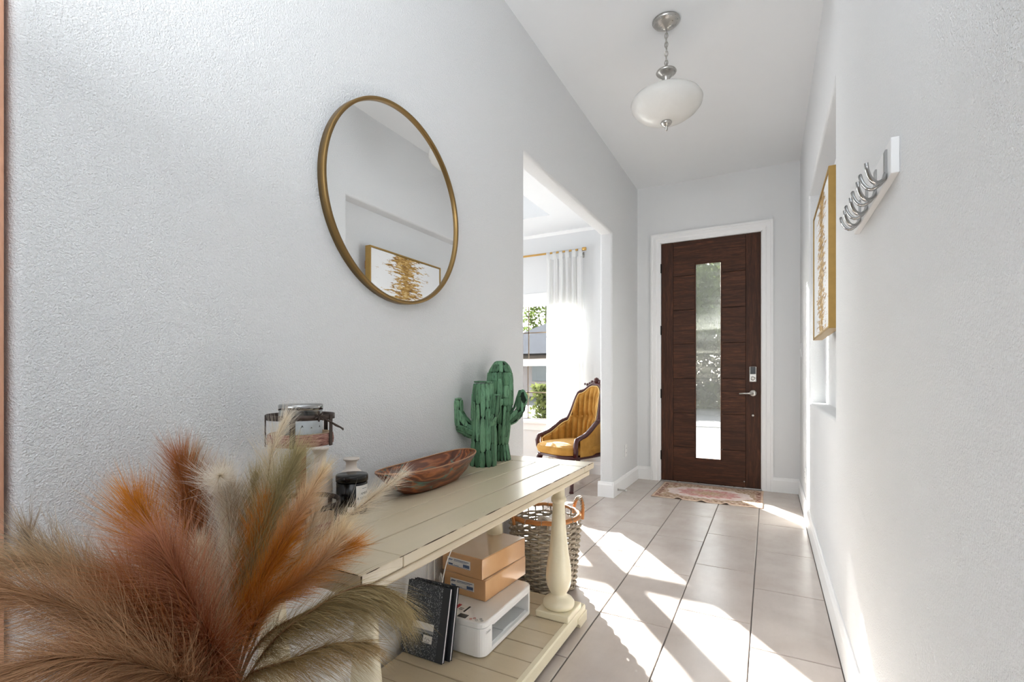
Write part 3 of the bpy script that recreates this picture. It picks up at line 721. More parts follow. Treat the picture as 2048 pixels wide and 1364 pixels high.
# ------------------------------------------------------------------ round mirror
MY, MZ, MR = 1.388, 1.703, 0.362
mir = thing('wall_mirror', 'large round mirror in a thin gold frame on the left wall', 'mirror', (XL, MY, MZ))
RX = Matrix.Rotation(PI/2, 3, 'Y')
MB().lathe([(MR-0.012, 0.0), (MR, 0.0), (MR, 0.026), (MR-0.002, 0.028), (MR-0.011, 0.028), (MR-0.012, 0.026), (MR-0.012, 0.0)], (XL, MY, MZ), 128, RX).build('frame', M['mirror_frame'], mir)
MB().lathe([(MR-0.011, 0.004), (MR-0.011, 0.018), (0, 0.018)], (XL, MY, MZ), 128, RX).build('glass', M['mirror'], mir)
bpy.data.objects[mir.children[1].name].data.polygons.foreach_set('use_smooth', [False]*len(mir.children[1].data.polygons))

# ------------------------------------------------------------------ painting in the niche
PY0, PY1, PZ0, PZ1, PX = 2.716, 3.605, 1.30, 2.067, 0.250
pic = thing('framed_painting', 'abstract gold and white painting in a gold frame inside the wall niche', 'painting', (XR+ND, (PY0+PY1)/2, (PZ0+PZ1)/2))
m = MB(); fw_ = 0.012
for (y0, y1, z0, z1) in ((PY0, PY0+fw_, PZ0, PZ1), (PY1-fw_, PY1, PZ0, PZ1), (PY0+fw_, PY1-fw_, PZ0, PZ0+fw_), (PY0+fw_, PY1-fw_, PZ1-fw_, PZ1)):
    MB().box((PX, y0, z0), (XR+ND-0.055, y1, z1)).build('frame_rail', M['gold_frame'], pic, bevel=0.0015)
MB().box((PX+0.006, PY0+fw_+0.003, PZ0+fw_+0.003), (XR+ND-0.06, PY1-fw_-0.003, PZ1-fw_-0.003)).build('canvas', M['painting'], pic)
MB().box((XR+ND-0.056, PY0+0.05, PZ1-0.16), (XR+ND-0.0005, PY1-0.05, PZ1-0.10)).build('hanging_cleat', M['post'], pic)

# ------------------------------------------------------------------ coat hook rack
HY0, HY1 = 1.336, 1.86
hk = thing('coat_hook_rack', 'white wall-mounted board with four double metal coat hooks', 'coat rack', (XR, 1.6, 1.56))
MB().box((XR-0.016, HY0, 1.520), (XR, HY1, 1.600)).build('board', M['hook_board'], hk, bevel=0.002)
for y in (1.383, 1.503, 1.622, 1.735):
    h = MB(); xw = XR-0.016; w_ = 0.011
    h.box((xw-0.004, y-w_, 1.532), (xw, y+w_, 1.588))
    for sgn in (-1, 1):
        pts = []
        for k in range(11):
            a_ = -PI/2*0.2+k/10*PI*0.95; rr = 0.024
            pts.append((xw-0.003-rr+rr*math.cos(a_-0.0)*1.0 if False else xw-0.002-0.019*(1-math.cos(min(a_+0.314, PI)))-0.004*k/10, y+sgn*(0.001+0.040*(k/10)**1.1), 1.536-0.024*math.sin(min(a_+0.314, PI))+0.022*max(0, (k-5)/5)**1.5))
        h.tube(pts, [0.0085]*11, 8, flat=0.5, up=(0, 1, 0))
    h.build('hook', M['chrome'], hk)

# ------------------------------------------------------------------ console table
tb = thing('console_table', 'distressed cream farmhouse console table against the textured left wall', 'table', (-0.95, 1.40, 0))
X0, X1, Y0, Y1, ZT = -1.192, -0.712, 0.705, 2.147, 0.675
TB = 0.026
def tboard(name, x0, x1, y0, y1, z0, z1, mat, bv=0.0022): return MB().box((x0, y0, z0), (x1, y1, z1)).build(name, mat, tb, bevel=bv)
g = 0.0017; e = 0.125
tboard('end_board', X0, X1, Y0, Y0+e-g, ZT-TB, ZT, M['cream_x']); tboard('end_board', X0, X1, Y1-e+g, Y1, ZT-TB, ZT, M['cream_x'])
wd = (X1-X0)/4
for i in range(4): tboard('plank', X0+wd*i+(g if i else 0), X0+wd*(i+1)-(g if i < 3 else 0), Y0+e, Y1-e, ZT-TB-0.0004*(i % 2), ZT-0.0005*(i % 2), M['cream_y'])
tboard('plank_backing', X0+0.006, X1-0.006, Y0+0.006, Y1-0.006, ZT-TB-0.003, ZT-0.006, M['wear'], 0)
rw = random.Random(3); m = MB(); y = Y0+0.004
while y < Y1-0.03:
    L_ = rw.uniform(0.03, 0.22); y2 = min(y+L_, Y1-0.01); rr_ = rw.uniform(0.0007, 0.0019)
    m.tube([(X1-0.0012, y+(y2-y)*k/6, ZT-0.0012) for k in range(7)], [0.0003]+[rr_*rw.uniform(0.5, 1.1) for k in range(5)]+[0.0003], 6); y = y2+rw.uniform(0.0, 0.03)
m.tube([(X1-0.001, Y0+0.001, ZT-TB+0.002), (X1-0.001, Y0+0.001, ZT-0.001)], 0.0016, 6); m.tube([(X0+0.02, Y0+0.0008, ZT-0.001), (X1-0.01, Y0+0.0008, ZT-0.001)], 0.0010, 6)
m.build('worn_edge', M['wear'], tb)
m = MB(); a0, a1, b0, b1 = X0+0.004, X1-0.004, Y0+0.004, Y1-0.045
pa = [(a0, b0), (a1, b0), (a1, b1), (a0, b1)]
m.box((a0, b0, ZT-TB-0.026), (a1, b1, ZT-TB-0.002)); m.build('apron', M['cream_y'], tb, bevel=0.006, seg=3)
for y0 in (Y0+0.03, Y1-0.30): tboard('corner_rail', X0+0.02, X1-0.03, y0, y0+0.16, ZT-TB-0.040, ZT-TB-0.026, M['cream_x'], 0.005)
lp = [(0.034, 0.097), (0.062, 0.099), (0.066, 0.108), (0.066, 0.120), (0.058, 0.131), (0.040, 0.142), (0.0325, 0.150), (0.034, 0.157), (0.041, 0.168), (0.050, 0.190), (0.0545, 0.218), (0.053, 0.250), (0.0485, 0.285), (0.042, 0.325), (0.036, 0.375), (0.031, 0.430), (0.0275, 0.490), (0.0258, 0.535),
      (0.0258, 0.538), (0.031, 0.541), (0.0325, 0.550), (0.031, 0.559), (0.026, 0.562), (0.0255, 0.600), (0.027, 0.618), (0.034, 0.632)]
for (lx, ly) in ((-0.787, 1.905), (-0.787, 0.793), (-1.10, 1.905), (-1.10, 0.793)):
    lg = MB().lathe(lp, (lx, ly, 0), 40).build('leg', M['cream_leg'], tb)
    MB().box((lx-0.073, ly-0.078, 0.070), (lx+0.073, ly+0.078, 0.0975)).build('plinth', M['cream_leg'], lg, bevel=0.004)
# low shelf of cross boards in a moulded frame, on bracket feet
SX, SX1_, SY0, SY1, ZS = -1.175, -0.712, 0.715, 2.03, 0.07
ys = np.linspace(SY0, SY1, 14)
for i in range(13): tboard('shelf_board', SX, SX1_-0.020, ys[i]+(g if i else 0), ys[i+1]-(g if i < 12 else 0), 0.047, ZS-0.0006*(i % 3), M['cream_x'])
tboard('shelf_backing', SX+0.004, SX1_-0.012, SY0+0.004, SY1-0.004, 0.044, ZS-0.006, M['wear'], 0)
m = MB(); pf = [(0.0, 0.022), (0.0, 0.062), (-0.004, 0.068), (-0.018, 0.0705), (-0.0195, 0.0705), (-0.0195, 0.022)]
n = len(pf); vs = []
for y in (SY0, SY1): vs += [(SX1_+u, y, w) for u, w in pf]
m.add(vs, [tuple(range(n)), tuple(range(n, 2*n))]+[(i, (i+1) % n, n+(i+1) % n, n+i) for i in range(n)]); m.build('shelf_rail', M['cream_leg'], tb)
for (lx, sgn) in ((SX1_, -1), (SX+0.0, 1)):
    for (ly, sy) in ((SY0, 1), (SY1, -1)):
        f = MB(); p = [(0, 0), (0.085, 0), (0.085, 0.010), (0.105, 0.024), (0.105, 0.045), (0, 0.045)]
        x0, x1 = sorted((lx+(0.006 if sgn < 0 else -0.006), lx+sgn*0.10))
        f.prism([(ly-sy*0.006+sy*u, w) for u, w in p], 'x', x0, x1); f.build('foot', M['cream_leg'], tb, bevel=0.003)

# ------------------------------------------------------------------ printer
PX0, PX1, PY0_, PY1_, PZ = -1.165, -0.885, 1.452, 1.852, 0.0705
prn = thing('printer', 'white inkjet printer on the low shelf of the console table', 'printer', (-1.03, 1.65, PZ))
def rrect(x0, x1, y0, y1, r, n=6):
    pts = []
    for (cx, cy_, a0_) in ((x1-r, y1-r, 0), (x0+r, y1-r, PI/2), (x0+r, y0+r, PI), (x1-r, y0+r, 1.5*PI)):
        for k in range(n+1): a_ = a0_+PI/2*k/n; pts.append((cx+r*math.cos(a_), cy_+r*math.sin(a_)))
    return pts
def rbox(x0, x1, y0, y1, z0, z1, r, top=0.0):
    m = MB(); p = rrect(x0, x1, y0, y1, r); n = len(p)
    lv = [(p, z0), (p, z1-top)]
    if top: lv += [(rrect(x0+top*0.3, x1-top*0.3, y0+top*0.3, y1-top*0.3, r), z1-top*0.3), (rrect(x0+top, x1-top, y0+top, y1-top, r*0.9), z1)]
    vs = []; 
    for q, z in lv: vs += [(x, y, z) for x, y in q]
    fs = [tuple(reversed(range(n))), tuple((len(lv)-1)*n+i for i in range(n))]
    for l in range(len(lv)-1): fs += [(l*n+i, l*n+(i+1) % n, (l+1)*n+(i+1) % n, (l+1)*n+i) for i in range(n)]
    return m.add(vs, fs)
# body as a shell open at the front where the paper comes out
OY0, OY1, OZ0, OZ1 = PY0_+0.062, PY1_-0.038, PZ+0.020, PZ+0.100
BZ = PZ+0.105
rbox(PX0, PX1-0.11, PY0_, PY1_, PZ+0.006, BZ, 0.030).build('body', M['printer'], prn, bevel=0.002)
lo = rbox(PX0+0.05, PX1, PY0_, PY1_, PZ+0.004, OZ0, 0.034); lo.build('base', M['printer'], prn, bevel=0.003)
def cheek(y0, y1, near):
    r = 0.034; p = []
    if near:
        p = [(PX1-0.13, y0)]+[(PX1-r+r*math.sin(PI/2*k/6), y0+r-r*math.cos(PI/2*k/6)) for k in range(7)]+[(PX1, y1), (PX1-0.13, y1)]
    else:
        p = [(PX1-0.13, y0), (PX1, y0)]+[(PX1-r+r*math.cos(PI/2*k/6), y1-r+r*math.sin(PI/2*k/6)) for k in range(7)]+[(PX1-0.13, y1)]
    return MB().prism(p, 'z', OZ0-0.004, BZ)
cheek(PY0_, OY0, True).build('cheek', M['printer'], prn, bevel=0.002); cheek(OY1, PY1_, False).build('cheek', M['printer'], prn, bevel=0.002)
MB().box((PX1-0.135, OY0-0.01, OZ1-0.004), (PX1-0.004, OY1+0.01, BZ)).build('bridge', M['printer'], prn, bevel=0.002)
lid = rbox(PX0, PX1, PY0_, PY1_, BZ+0.0015, PZ+0.126, 0.034, 0.006).build('lid', M['printer'], prn, bevel=0.001)
# lid front lip dips over the opening
MB().prism([(OY0-0.02, BZ+0.003), (OY0+0.01, BZ-0.008), (OY1-0.01, BZ-0.008), (OY1+0.012, BZ+0.003)], 'x', PX1-0.012, PX1+0.0012).build('lid_lip', M['printer'], prn, bevel=0.002)
MB().box((PX1-0.106, OY0+0.004, OZ0+0.0005), (PX1-0.012, OY1-0.004, OZ0+0.006)).build('output_tray', M['printer_grey'], prn, bevel=0.002)
MB().box((PX1-0.06, 1.62, OZ0+0.006), (PX1-0.014, 1.70, OZ0+0.009)).build('paper_stop', M['printer_grey'], prn, bevel=0.001)
MB().box((PX1-0.107, OY0+0.02, OZ1-0.012), (PX1-0.09, OY1-0.02, OZ1-0.004)).build('roller_bar', M['black_metal'], prn)
LZ = PZ+0.1262
MB().box((-1.004, 1.462, LZ-0.001), (-0.968, 1.487, LZ+0.0008)).build('display', M['screen'], prn)
m = MB()
for i, (x, y) in enumerate(((-0.948, 1.468), (-0.938, 1.478), (-0.925, 1.470), (-0.915, 1.484), (-0.905, 1.475))):
    pts = [(x+0.0045*math.cos(2*PI*k/14), y+0.0045*math.sin(2*PI*k/14), LZ+0.0006) for k in range(14)]
    MB().tube(pts, 0.0007, 5, True).build('button', M['red_ink'] if i in (0, 1) else M['grey_ink'], prn)
MB().box((-1.05, 1.500, LZ-0.0006), (-0.995, 1.545, LZ+0.0006)).build('sticker', M['label'], prn)
m = MB(); m.box((-1.05, 1.500, LZ+0.0006), (-1.036, 1.545, LZ+0.0010)); m.build('sticker_stripe', M['red_ink'], prn)
m = MB(); m.box((-1.003, 1.500, LZ+0.0006), (-0.996, 1.545, LZ+0.0010)).box((-1.030, 1.510, LZ+0.0006), (-1.012, 1.513, LZ+0.0010)).box((-1.030, 1.520, LZ+0.0006), (-1.012, 1.523, LZ+0.0010)); m.build('sticker_print', M['ink'], prn)
m = MB(); text_on(m, 'Canon', 0.013, lambda u, w: (PX1+0.0010, OY0-0.030+u, PZ+0.086+w)); m.build('lettering', M['grey_ink'], prn)
MB().box((-1.01, PY0_-0.0006, PZ+0.075), (-0.955, PY0_+0.002, PZ+0.098)).build('side_cover', M['printer'], prn, bevel=0.001)

# ------------------------------------------------------------------ boxed paper reams
def ream(c, rz, label, lab_shift):
    t = thing('paper_ream', label, 'box', c, rz, 'wrapped paper reams on the printer')
    L, Wd, H = 0.312, 0.205, 0.0815
    MB().box((-Wd/2, -L/2, 0), (Wd/2, L/2, H-0.001)).build('wrapped_block', M['kraft'], t, bevel=0.003, local=True)
    MB().box((-Wd/2+0.003, -L/2+0.003, H-0.002), (Wd/2-0.003, L/2-0.003, H)).build('top_sheet', M['lidtop'], t, local=True)
    y = -L/2-0.0006; x0 = -Wd/2+0.028+lab_shift
    lb = MB().box((x0, y, 0.026), (x0+0.118, y+0.001, 0.060)).build('label', M['label'], t, local=True)
    m = MB(); z = 0.050
    m.tube([(x0+0.006, y-0.0004, z-0.003), (x0+0.010, y-0.0004, z+0.004), (x0+0.014, y-0.0004, z-0.002), (x0+0.018, y-0.0004, z+0.004), (x0+0.022, y-0.0004, z-0.001), (x0+0.027, y-0.0004, z+0.003)], 0.0016, 5)
    m.build('blue_script_mark', M['blue_ink'], lb, local=True)
    m = MB(); m.box((x0+0.006, y-0.0007, 0.031), (x0+0.028, y, 0.036))
    for i in range(14): 
        w_ = 0.0008+0.0009*((i*7) % 3); m.box((x0+0.082+i*0.0023, y-0.0007, 0.031), (x0+0.082+i*0.0023+w_, y, 0.043))
    m.box((x0+0.034, y-0.0007, 0.0525), (x0+0.110, y, 0.0545)).box((x0+0.034, y-0.0007, 0.048), (x0+0.100, y, 0.0492)).box((x0+0.004, y-0.0007, 0.0275), (x0+0.114, y, 0.0285))
    m.box((x0+0.034, y-0.0007, 0.031), (x0+0.060, y, 0.032)); m.build('print', M['blue_ink'], lb, local=True)
    return t
ream((-1.060, 1.765, PZ+0.1268), -0.06, 'lower tan wrapped paper ream resting directly on the printer', 0.004)
ream((-1.066, 1.764, PZ+0.1268+0.0822), -0.10, 'upper tan wrapped paper ream stacked on another ream above the printer', 0.0)

# ------------------------------------------------------------------ composition notebooks leaning on the printer
def notebook(yb, tilt, xc, label, zrot=0.0):
    t = thing('composition_notebook', label, 'notebook', (xc, yb, ZS+0.003)); t.rotation_euler = (-tilt, 0, zrot)
    w_, h_, th = 0.189, 0.247, 0.013
    MB().box((-w_/2+0.003, 0.0012, 0.003), (w_/2-0.003, th-0.0012, h_-0.003)).build('pages', M['pages'], t, local=True)
    for y0 in (0, th-0.0012): MB().box((-w_/2, y0, 0), (w_/2-0.030, y0+0.0012, h_)).build('cover', M['marbled'], t, local=True)
    MB().box((w_/2-0.0302, -0.0004, 0), (w_/2, th+0.0004, h_)).build('spine', M['spine'], t, local=True) if False else None
    s = MB(); s.box((w_/2-0.031, -0.0003, 0), (w_/2, 0.0012, h_)).box((w_/2-0.031, th-0.0012, 0), (w_/2, th+0.0003, h_)); s.build('spine_tape', M['spine'], t, local=True)
    lb = MB().box((-0.052, -0.0008, 0.085), (0.042, 0.0002, 0.116)).build('title_label', M['label'], t, local=True)
    m = MB(); m.box((-0.050, -0.0013, 0.086), (0.042, -0.0006, 0.094)).box((-0.048, -0.0013, 0.076), (-0.002, -0.0004, 0.0815)); m.build('label_band', M['grey_ink'], lb, local=True)
    st = MB().box((0.002, -0.0011, 0.052), (0.040, 0.0002, 0.077)).build('sticker', M['label'], t, local=True)
    m = MB(); m.tube([(0.008, -0.0013, 0.062), (0.013, -0.0013, 0.070), (0.018, -0.0013, 0.060), (0.024, -0.0013, 0.068), (0.030, -0.0013, 0.061), (0.035, -0.0013, 0.064)], 0.0008, 5)
    m.box((0.006, -0.0014, 0.055), (0.030, -0.0010, 0.0563)); m.build('scribble', M['ink'], st, local=True)
    return t
notebook(1.362, 0.215, -1.092, 'black marbled composition notebook at the front of the leaning pair', 0.0)
notebook(1.386, 0.200, -1.078, 'black marbled composition notebook behind another one, against the printer', 0.02)

# ------------------------------------------------------------------ cords
cd1 = MB().tube([(-1.05, 1.535, 0.628), (-1.052, 1.53, 0.56), (-1.058, 1.525, 0.47), (-1.064, 1.52, 0.42), (-1.088, 1.515, 0.36), (-1.097, 1.508, 0.31), (-1.099, 1.50, 0.28), (-1.105, 1.50, 0.262), (-1.112, 1.503, 0.275), (-1.113, 1.506, 0.30), (-1.109, 1.508, 0.318), (-1.104, 1.506, 0.31), (-1.105, 1.503, 0.27), (-1.12, 1.50, 0.225), (-1.14, 1.485, 0.2005)], 0.0022, 8).build('power_cord', M['cord'])
tag(cd1, 'thin white cord looping down in front of the paper reams', 'cord')
for i, (yy, lab) in enumerate(((1.575, 'white cable hanging down the wall under the table, nearer the notebooks'), (1.615, 'white cable hanging down the wall under the table, nearer the paper reams'))):
    c_ = MB().tube([(XL+0.012, yy, 0.60), (XL+0.010, yy+0.004, 0.46), (XL+0.009, yy, 0.36), (XL+0.010, yy-0.015, 0.32), (XL+0.012, yy-0.018, 0.22), (XL+0.021, yy-0.012, 0.145), (XL+0.022, yy-0.01, 0.06), (XL+0.022, yy-0.008, 0.005)], 0.0026, 8).build('wall_cable', M['cord'])
    tag(c_, lab, 'cable')

# ------------------------------------------------------------------ wicker basket
bk = thing('wicker_basket', 'tall grey wicker basket with an orange cane rim on the floor', 'basket', (-1.02, 2.285, 0))
BX, BY, BHh = -1.02, 2.285, 0.362
def brad(z): return 0.150+0.026*min(1, z/0.30)
ns = 26
for k in range(ns):
    a_ = 2*PI*(k+0.5)/ns
    MB().tube([(BX+brad(z)*math.cos(a_), BY+brad(z)*math.sin(a_), z) for z in (0.01, 0.09, 0.18, 0.27, BHh)], 0.0042, 6).build('stake', M['wicker'], bk)
rows = 25
for i in range(rows):
    z = 0.012+i*0.0132
    for s2 in (0,):
        pts = []; nn = ns*4
        for k in range(nn):
            a_ = 2*PI*k/nn; w_ = 0.0065*math.cos(a_*ns/2+(PI if i % 2 else 0))
            r_ = brad(z)+w_*1.2
            pts.append((BX+r_*math.cos(a_), BY+r_*math.sin(a_), z+0.0015*math.sin(a_*ns/2+i)))
        MB().tube(pts, 0.0058, 5, True).build('weaver', M['wicker'], bk)
for dz, off in ((0.0, 0.004), (0.005, -0.004)):
    MB().tube([(BX+(0.177+off)*math.cos(2*PI*k/60), BY+(0.177+off)*math.sin(2*PI*k/60), BHh+dz+0.002*math.sin(k*1.7)) for k in range(60)], 0.008, 8, True).build('rim', M['rim'], bk)
for k in range(14):
    a_ = 2*PI*k/14+0.1; MB().tube([(BX+(0.177+0.013*math.cos(t))*math.cos(a_), BY+(0.177+0.013*math.cos(t))*math.sin(a_), BHh+0.001+0.013*math.sin(t)) for t in np.linspace(0, 2*PI, 10)[:-1]], 0.0018, 5, True).build('lashing', M['wicker'], bk)
for a0_ in (0.75, 0.75+PI):
    ca, sa = math.cos(a0_), math.sin(a0_); pts = []
    for k in range(17):
        t = PI*k/16; u = 0.060*math.cos(t); h_ = 0.095*math.sin(t)**0.8-0.025
        pts.append((BX+(0.182+0.012*math.sin(t))*ca-u*sa, BY+(0.182+0.012*math.sin(t))*sa+u*ca, BHh+h_))
    hm = MB().tube(pts, 0.0085, 8).build('handle', M['rim'], bk)
    w_ = []
    for k in range(60):
        j = 2+12.0*k/59; q = Vector(pts[int(j)]).lerp(Vector(pts[min(16, int(j)+1)]), j % 1); t = k*1.25
        w_.append((q.x+0.0105*math.cos(t)*ca, q.y+0.0105*math.cos(t)*sa, q.z+0.0105*math.sin(t)))
    MB().tube(w_, 0.003, 5).build('binding', M['wicker'], hm)
MB().lathe([(0.148, 0.008), (0.148, 0.016), (0, 0.016)], (BX, BY, 0), 32).build('bottom', M['wicker'], bk)
cl = MB()
def roll(u, v):
    t = 2*PI*u*1.6; r_ = 0.055-0.012*u; s_ = (v-0.5)*0.16
    return (BX+0.035+r_*math.cos(t)*0.7+s_*0.35, BY+0.03+s_, 0.30+r_*math.sin(t)+0.012*math.sin(9*v+t))
cl.grid(roll, 40, 8)
o = cl.build('cloth_roll', M['white_cloth']); tag(o, 'white rolled cloth standing inside the wicker basket', 'cloth')
sm_ = o.modifiers.new('solid', 'SOLIDIFY'); sm_.thickness = 0.004
rb_ = MB().lathe([(0.0, 0.017), (0.12, 0.017), (0.132, 0.05), (0.13, 0.13), (0.11, 0.20), (0.07, 0.235), (0, 0.245)], (BX, BY, 0), 28).build('folded_blanket', M['white_cloth']); tag(rb_, 'pale cloth bundle filling the bottom of the wicker basket', 'cloth')

# ------------------------------------------------------------------ tiered tray and what stands on it
TXc, TYc = -1.065, 0.845
tr = thing('tiered_tray', 'two-tier round bark-edged wood slice stand with dark iron bands', 'tray', (TXc, TYc, ZT))
def tier(zb_, R_, hrim):
    MB().lathe([(R_-0.004, zb_), (R_, zb_+0.004), (R_+0.001, zb_+0.016), (R_-0.001, zb_+0.028), (R_-0.004, zb_+0.030)], (TXc, TYc, 0), 48, caps=False).build('bark_rim', M['bark'], tr)
    MB().lathe([(R_-0.004, zb_+0.0305), (R_-0.014, zb_+0.031), (R_-0.016, zb_+0.014), (0, zb_+0.014), (0, zb_+0.002), (R_-0.005, zb_+0.002)], (TXc, TYc, 0), 48, caps=False).build('wood_slice', M['slice'], tr)
    p = [(R_+0.001, zb_+hrim), (R_+0.003, zb_+hrim), (R_+0.003, zb_+hrim+0.013), (R_+0.001, zb_+hrim+0.013), (R_+0.001, zb_+hrim)]
    MB().lathe(p, (TXc, TYc, 0), 56).build('iron_band', M['rust_metal'], tr)
    for k in range(5):
        a_ = 0.35+2*PI*k/5; ca, sa = math.cos(a_), math.sin(a_); R3 = Matrix.Rotation(a_, 3, 'Z')
        me = MB().box((R_+0.0015, -0.006, zb_-0.001), (R_+0.0045, 0.006, zb_+hrim+0.012)).build('strap', M['rust_metal'], tr).data
        for v in me.vertices: 
            q = R3 @ Vector((v.co.x+TXc, v.co.y+TYc, 0)); v.co.x, v.co.y = q.x, q.y
tier(ZT, 0.093, 0.062); tier(0.896, 0.079, 0.066)
MB().lathe([(0.0135, ZT+0.014), (0.0125, ZT+0.03), (0.0125, 0.885), (0.0135, 0.8955)], (TXc, TYc, 0), 20).build('post', M['post'], tr)
for k in range(4): MB().lathe([(0.012, ZT-0.0)] if False else [(0.0, ZT+0.0005), (0.009, ZT+0.0005), (0.009, ZT+0.001), (0, ZT+0.001)], (TXc+0.06*math.cos(k*PI/2), TYc+0.06*math.sin(k*PI/2), 0), 10).build('foot_pad', M['black_metal'], tr)
m = MB(); m.tube([(TXc+0.08, TYc-0.012, 0.972), (TXc+0.088, TYc+0.02, 0.955), (TXc+0.084, TYc+0.055, 0.938), (TXc+0.07, TYc+0.075, 0.93)], 0.0022, 6).tube([(TXc+0.08, TYc-0.012, 0.972), (TXc+0.084, TYc+0.01, 0.963), (TXc+0.087, TYc+0.035, 0.945), (TXc+0.078, TYc+0.068, 0.934)], 0.0018, 6)
for k in range(8):
    a_ = k*0.9; m.tube([(TXc+0.081, TYc-0.012, 0.972), (TXc+0.085+0.004*math.cos(a_), TYc-0.012+0.013*math.cos(a_), 0.972+0.013*math.sin(a_))], 0.0022, 5)
m.build('twig_tie', M['rust_metal'], tr)
cn = thing('glass_candle', 'clear glass candle jar with a silver lid on the upper tier', 'candle', (TXc, TYc, 0.910))
MB().lathe([(0.0, 0.9105), (0.050, 0.9105), (0.0525, 0.914), (0.0525, 0.985), (0.0505, 0.985), (0.0505, 0.916), (0, 0.914)], (TXc, TYc, 0), 40).build('glass', M['clear_glass'], cn)
MB().lathe([(0, 0.9145), (0.0495, 0.9165), (0.0495, 0.958), (0, 0.958)], (TXc, TYc, 0), 40).build('wax', M['wax'], cn)
MB().lathe([(0.0, 0.9855), (0.0535, 0.9855), (0.0535, 0.997), (0.051, 1.000), (0, 1.001)], (TXc, TYc, 0), 40).build('lid', M['chrome'], cn)
lab = MB()
vs = []; fs = []; nn = 16
for k in range(nn+1):
    a_ = -0.9+1.5*k/nn; vs += [(TXc+0.0529*math.cos(a_), TYc+0.0529*math.sin(a_), 0.922), (TXc+0.0529*math.cos(a_), TYc+0.0529*math.sin(a_), 0.964)]
fs = [(2*k, 2*k+2, 2*k+3, 2*k+1) for k in range(nn)]
lab.add(vs, fs, True); lab.build('label', M['picture_label'], cn)
mt = MB()
for (a0_, a1_, ap, h_) in ((-0.85, -0.35, -0.62, 0.950), (-0.5, 0.1, -0.2, 0.944), (0.05, 0.55, 0.3, 0.947)):
    q = [(a0_, 0.9225), (a1_, 0.9225), (ap, h_)]; mt.add([(TXc+0.0532*math.cos(a_), TYc+0.0532*math.sin(a_), z) for a_, z in q], [(0, 1, 2)])
mt.build('label_mountains', M['spine'], cn)

def bottle(c, R_, H, label, nk=0.52):
    t = thing('ceramic_bottle', label, 'bottle', c, group='white ceramic bottle vases')
    p = [(0, 0), (R_*0.93, 0), (R_, 0.006), (R_, H*0.60), (R_*0.97, H*0.66), (R_*0.80, H*0.72), (R_*0.55, H*0.76), (R_*nk*0.92, H*0.80), (R_*nk*0.90, H*0.90), (R_*nk*1.15, H*0.95), (R_*nk*1.35, H*0.985), (R_*nk*1.35, H), (R_*nk*1.1, H), (R_*nk*0.7, H*0.93), (R_*nk*0.7, H*0.8), (0, H*0.78)]
    MB().lathe(p, (0, 0, 0), 36).build('body', M['ceramic'], t, local=True)
    MB().lathe([(R_*nk*1.15, H), (R_*nk*1.36, H+0.0004), (R_*nk*1.40, H-0.004), (R_*nk*1.30, H-0.006)], (0, 0, 0), 36).build('lip', M['ceramic'], t, local=True)
    return t
bottle((-1.158, 0.984, ZT), 0.0345, 0.188, 'taller white ceramic bottle between the tiered tray and wall')
bottle((-1.157, 1.103, ZT), 0.0345, 0.140, 'shorter white ceramic bottle half hidden behind the black candle')
CX_, CY_, CR = -1.078, 1.030, 0.0435
bc = thing('black_candle', 'black lidded candle jar with a white label beside the wooden bowl', 'candle', (CX_, CY_, ZT))
MB().lathe([(0, 0), (CR-0.003, 0), (CR, 0.004), (CR, 0.088), (CR-0.004, 0.090), (0, 0.090)], (CX_, CY_, ZT), 48).build('jar', M['black_jar'], bc)
MB().lathe([(CR-0.003, 0.0905), (CR+0.002, 0.092), (CR+0.002, 0.107), (CR, 0.110), (0, 0.110)], (CX_, CY_, ZT), 48).build('lid', M['black_jar'], bc)
def cyl(a_, z, r_=CR+0.0005): return (CX_+r_*math.cos(a_), CY_+r_*math.sin(a_), ZT+z)
lb = MB(); vs = []; A0 = -0.50; A1 = 0.80
for k in range(17): vs += [cyl(A0+(A1-A0)*k/16, 0.022), cyl(A0+(A1-A0)*k/16, 0.082)]
lb.add(vs, [(2*k, 2*k+2, 2*k+3, 2*k+1) for k in range(16)], True); lb = lb.build('label', M['label'], bc)
m = MB(); am = (A0+A1)/2
for body, sz, z in (('AMBER', 0.0098, 0.0555), ('& SAFFRON', 0.0098, 0.0425), ('SCENTED CANDLE', 0.0038, 0.0690)) [:2]:
    text_on(m, body, sz, lambda u, w, z=z: cyl(am+u/CR, z+w, CR+0.0009))
m.box((0, 0, 0), (0, 0, 0)) if False else None
m.build('lettering', M['ink'], lb)
m = MB(); vs = []
for z in (0.030, 0.072):
    q = [cyl(am-0.22+0.44*k/8, z, CR+0.0009) for k in range(9)]+[cyl(am-0.22+0.44*k/8, z+0.0018, CR+0.0009) for k in range(9)]
    m.add(q, [(k, k+1, 10+k, 9+k) for k in range(8)])
m.build('small_print', M['grey_ink'], lb)
lb2 = MB(); vs = []
for k in range(7): vs += [cyl(-1.02+0.38*k/6, 0.010), cyl(-1.02+0.38*k/6, 0.024)]
lb2.add(vs, [(2*k, 2*k+2, 2*k+3, 2*k+1) for k in range(6)], True); lb2.build('price_sticker', M['label'], bc)

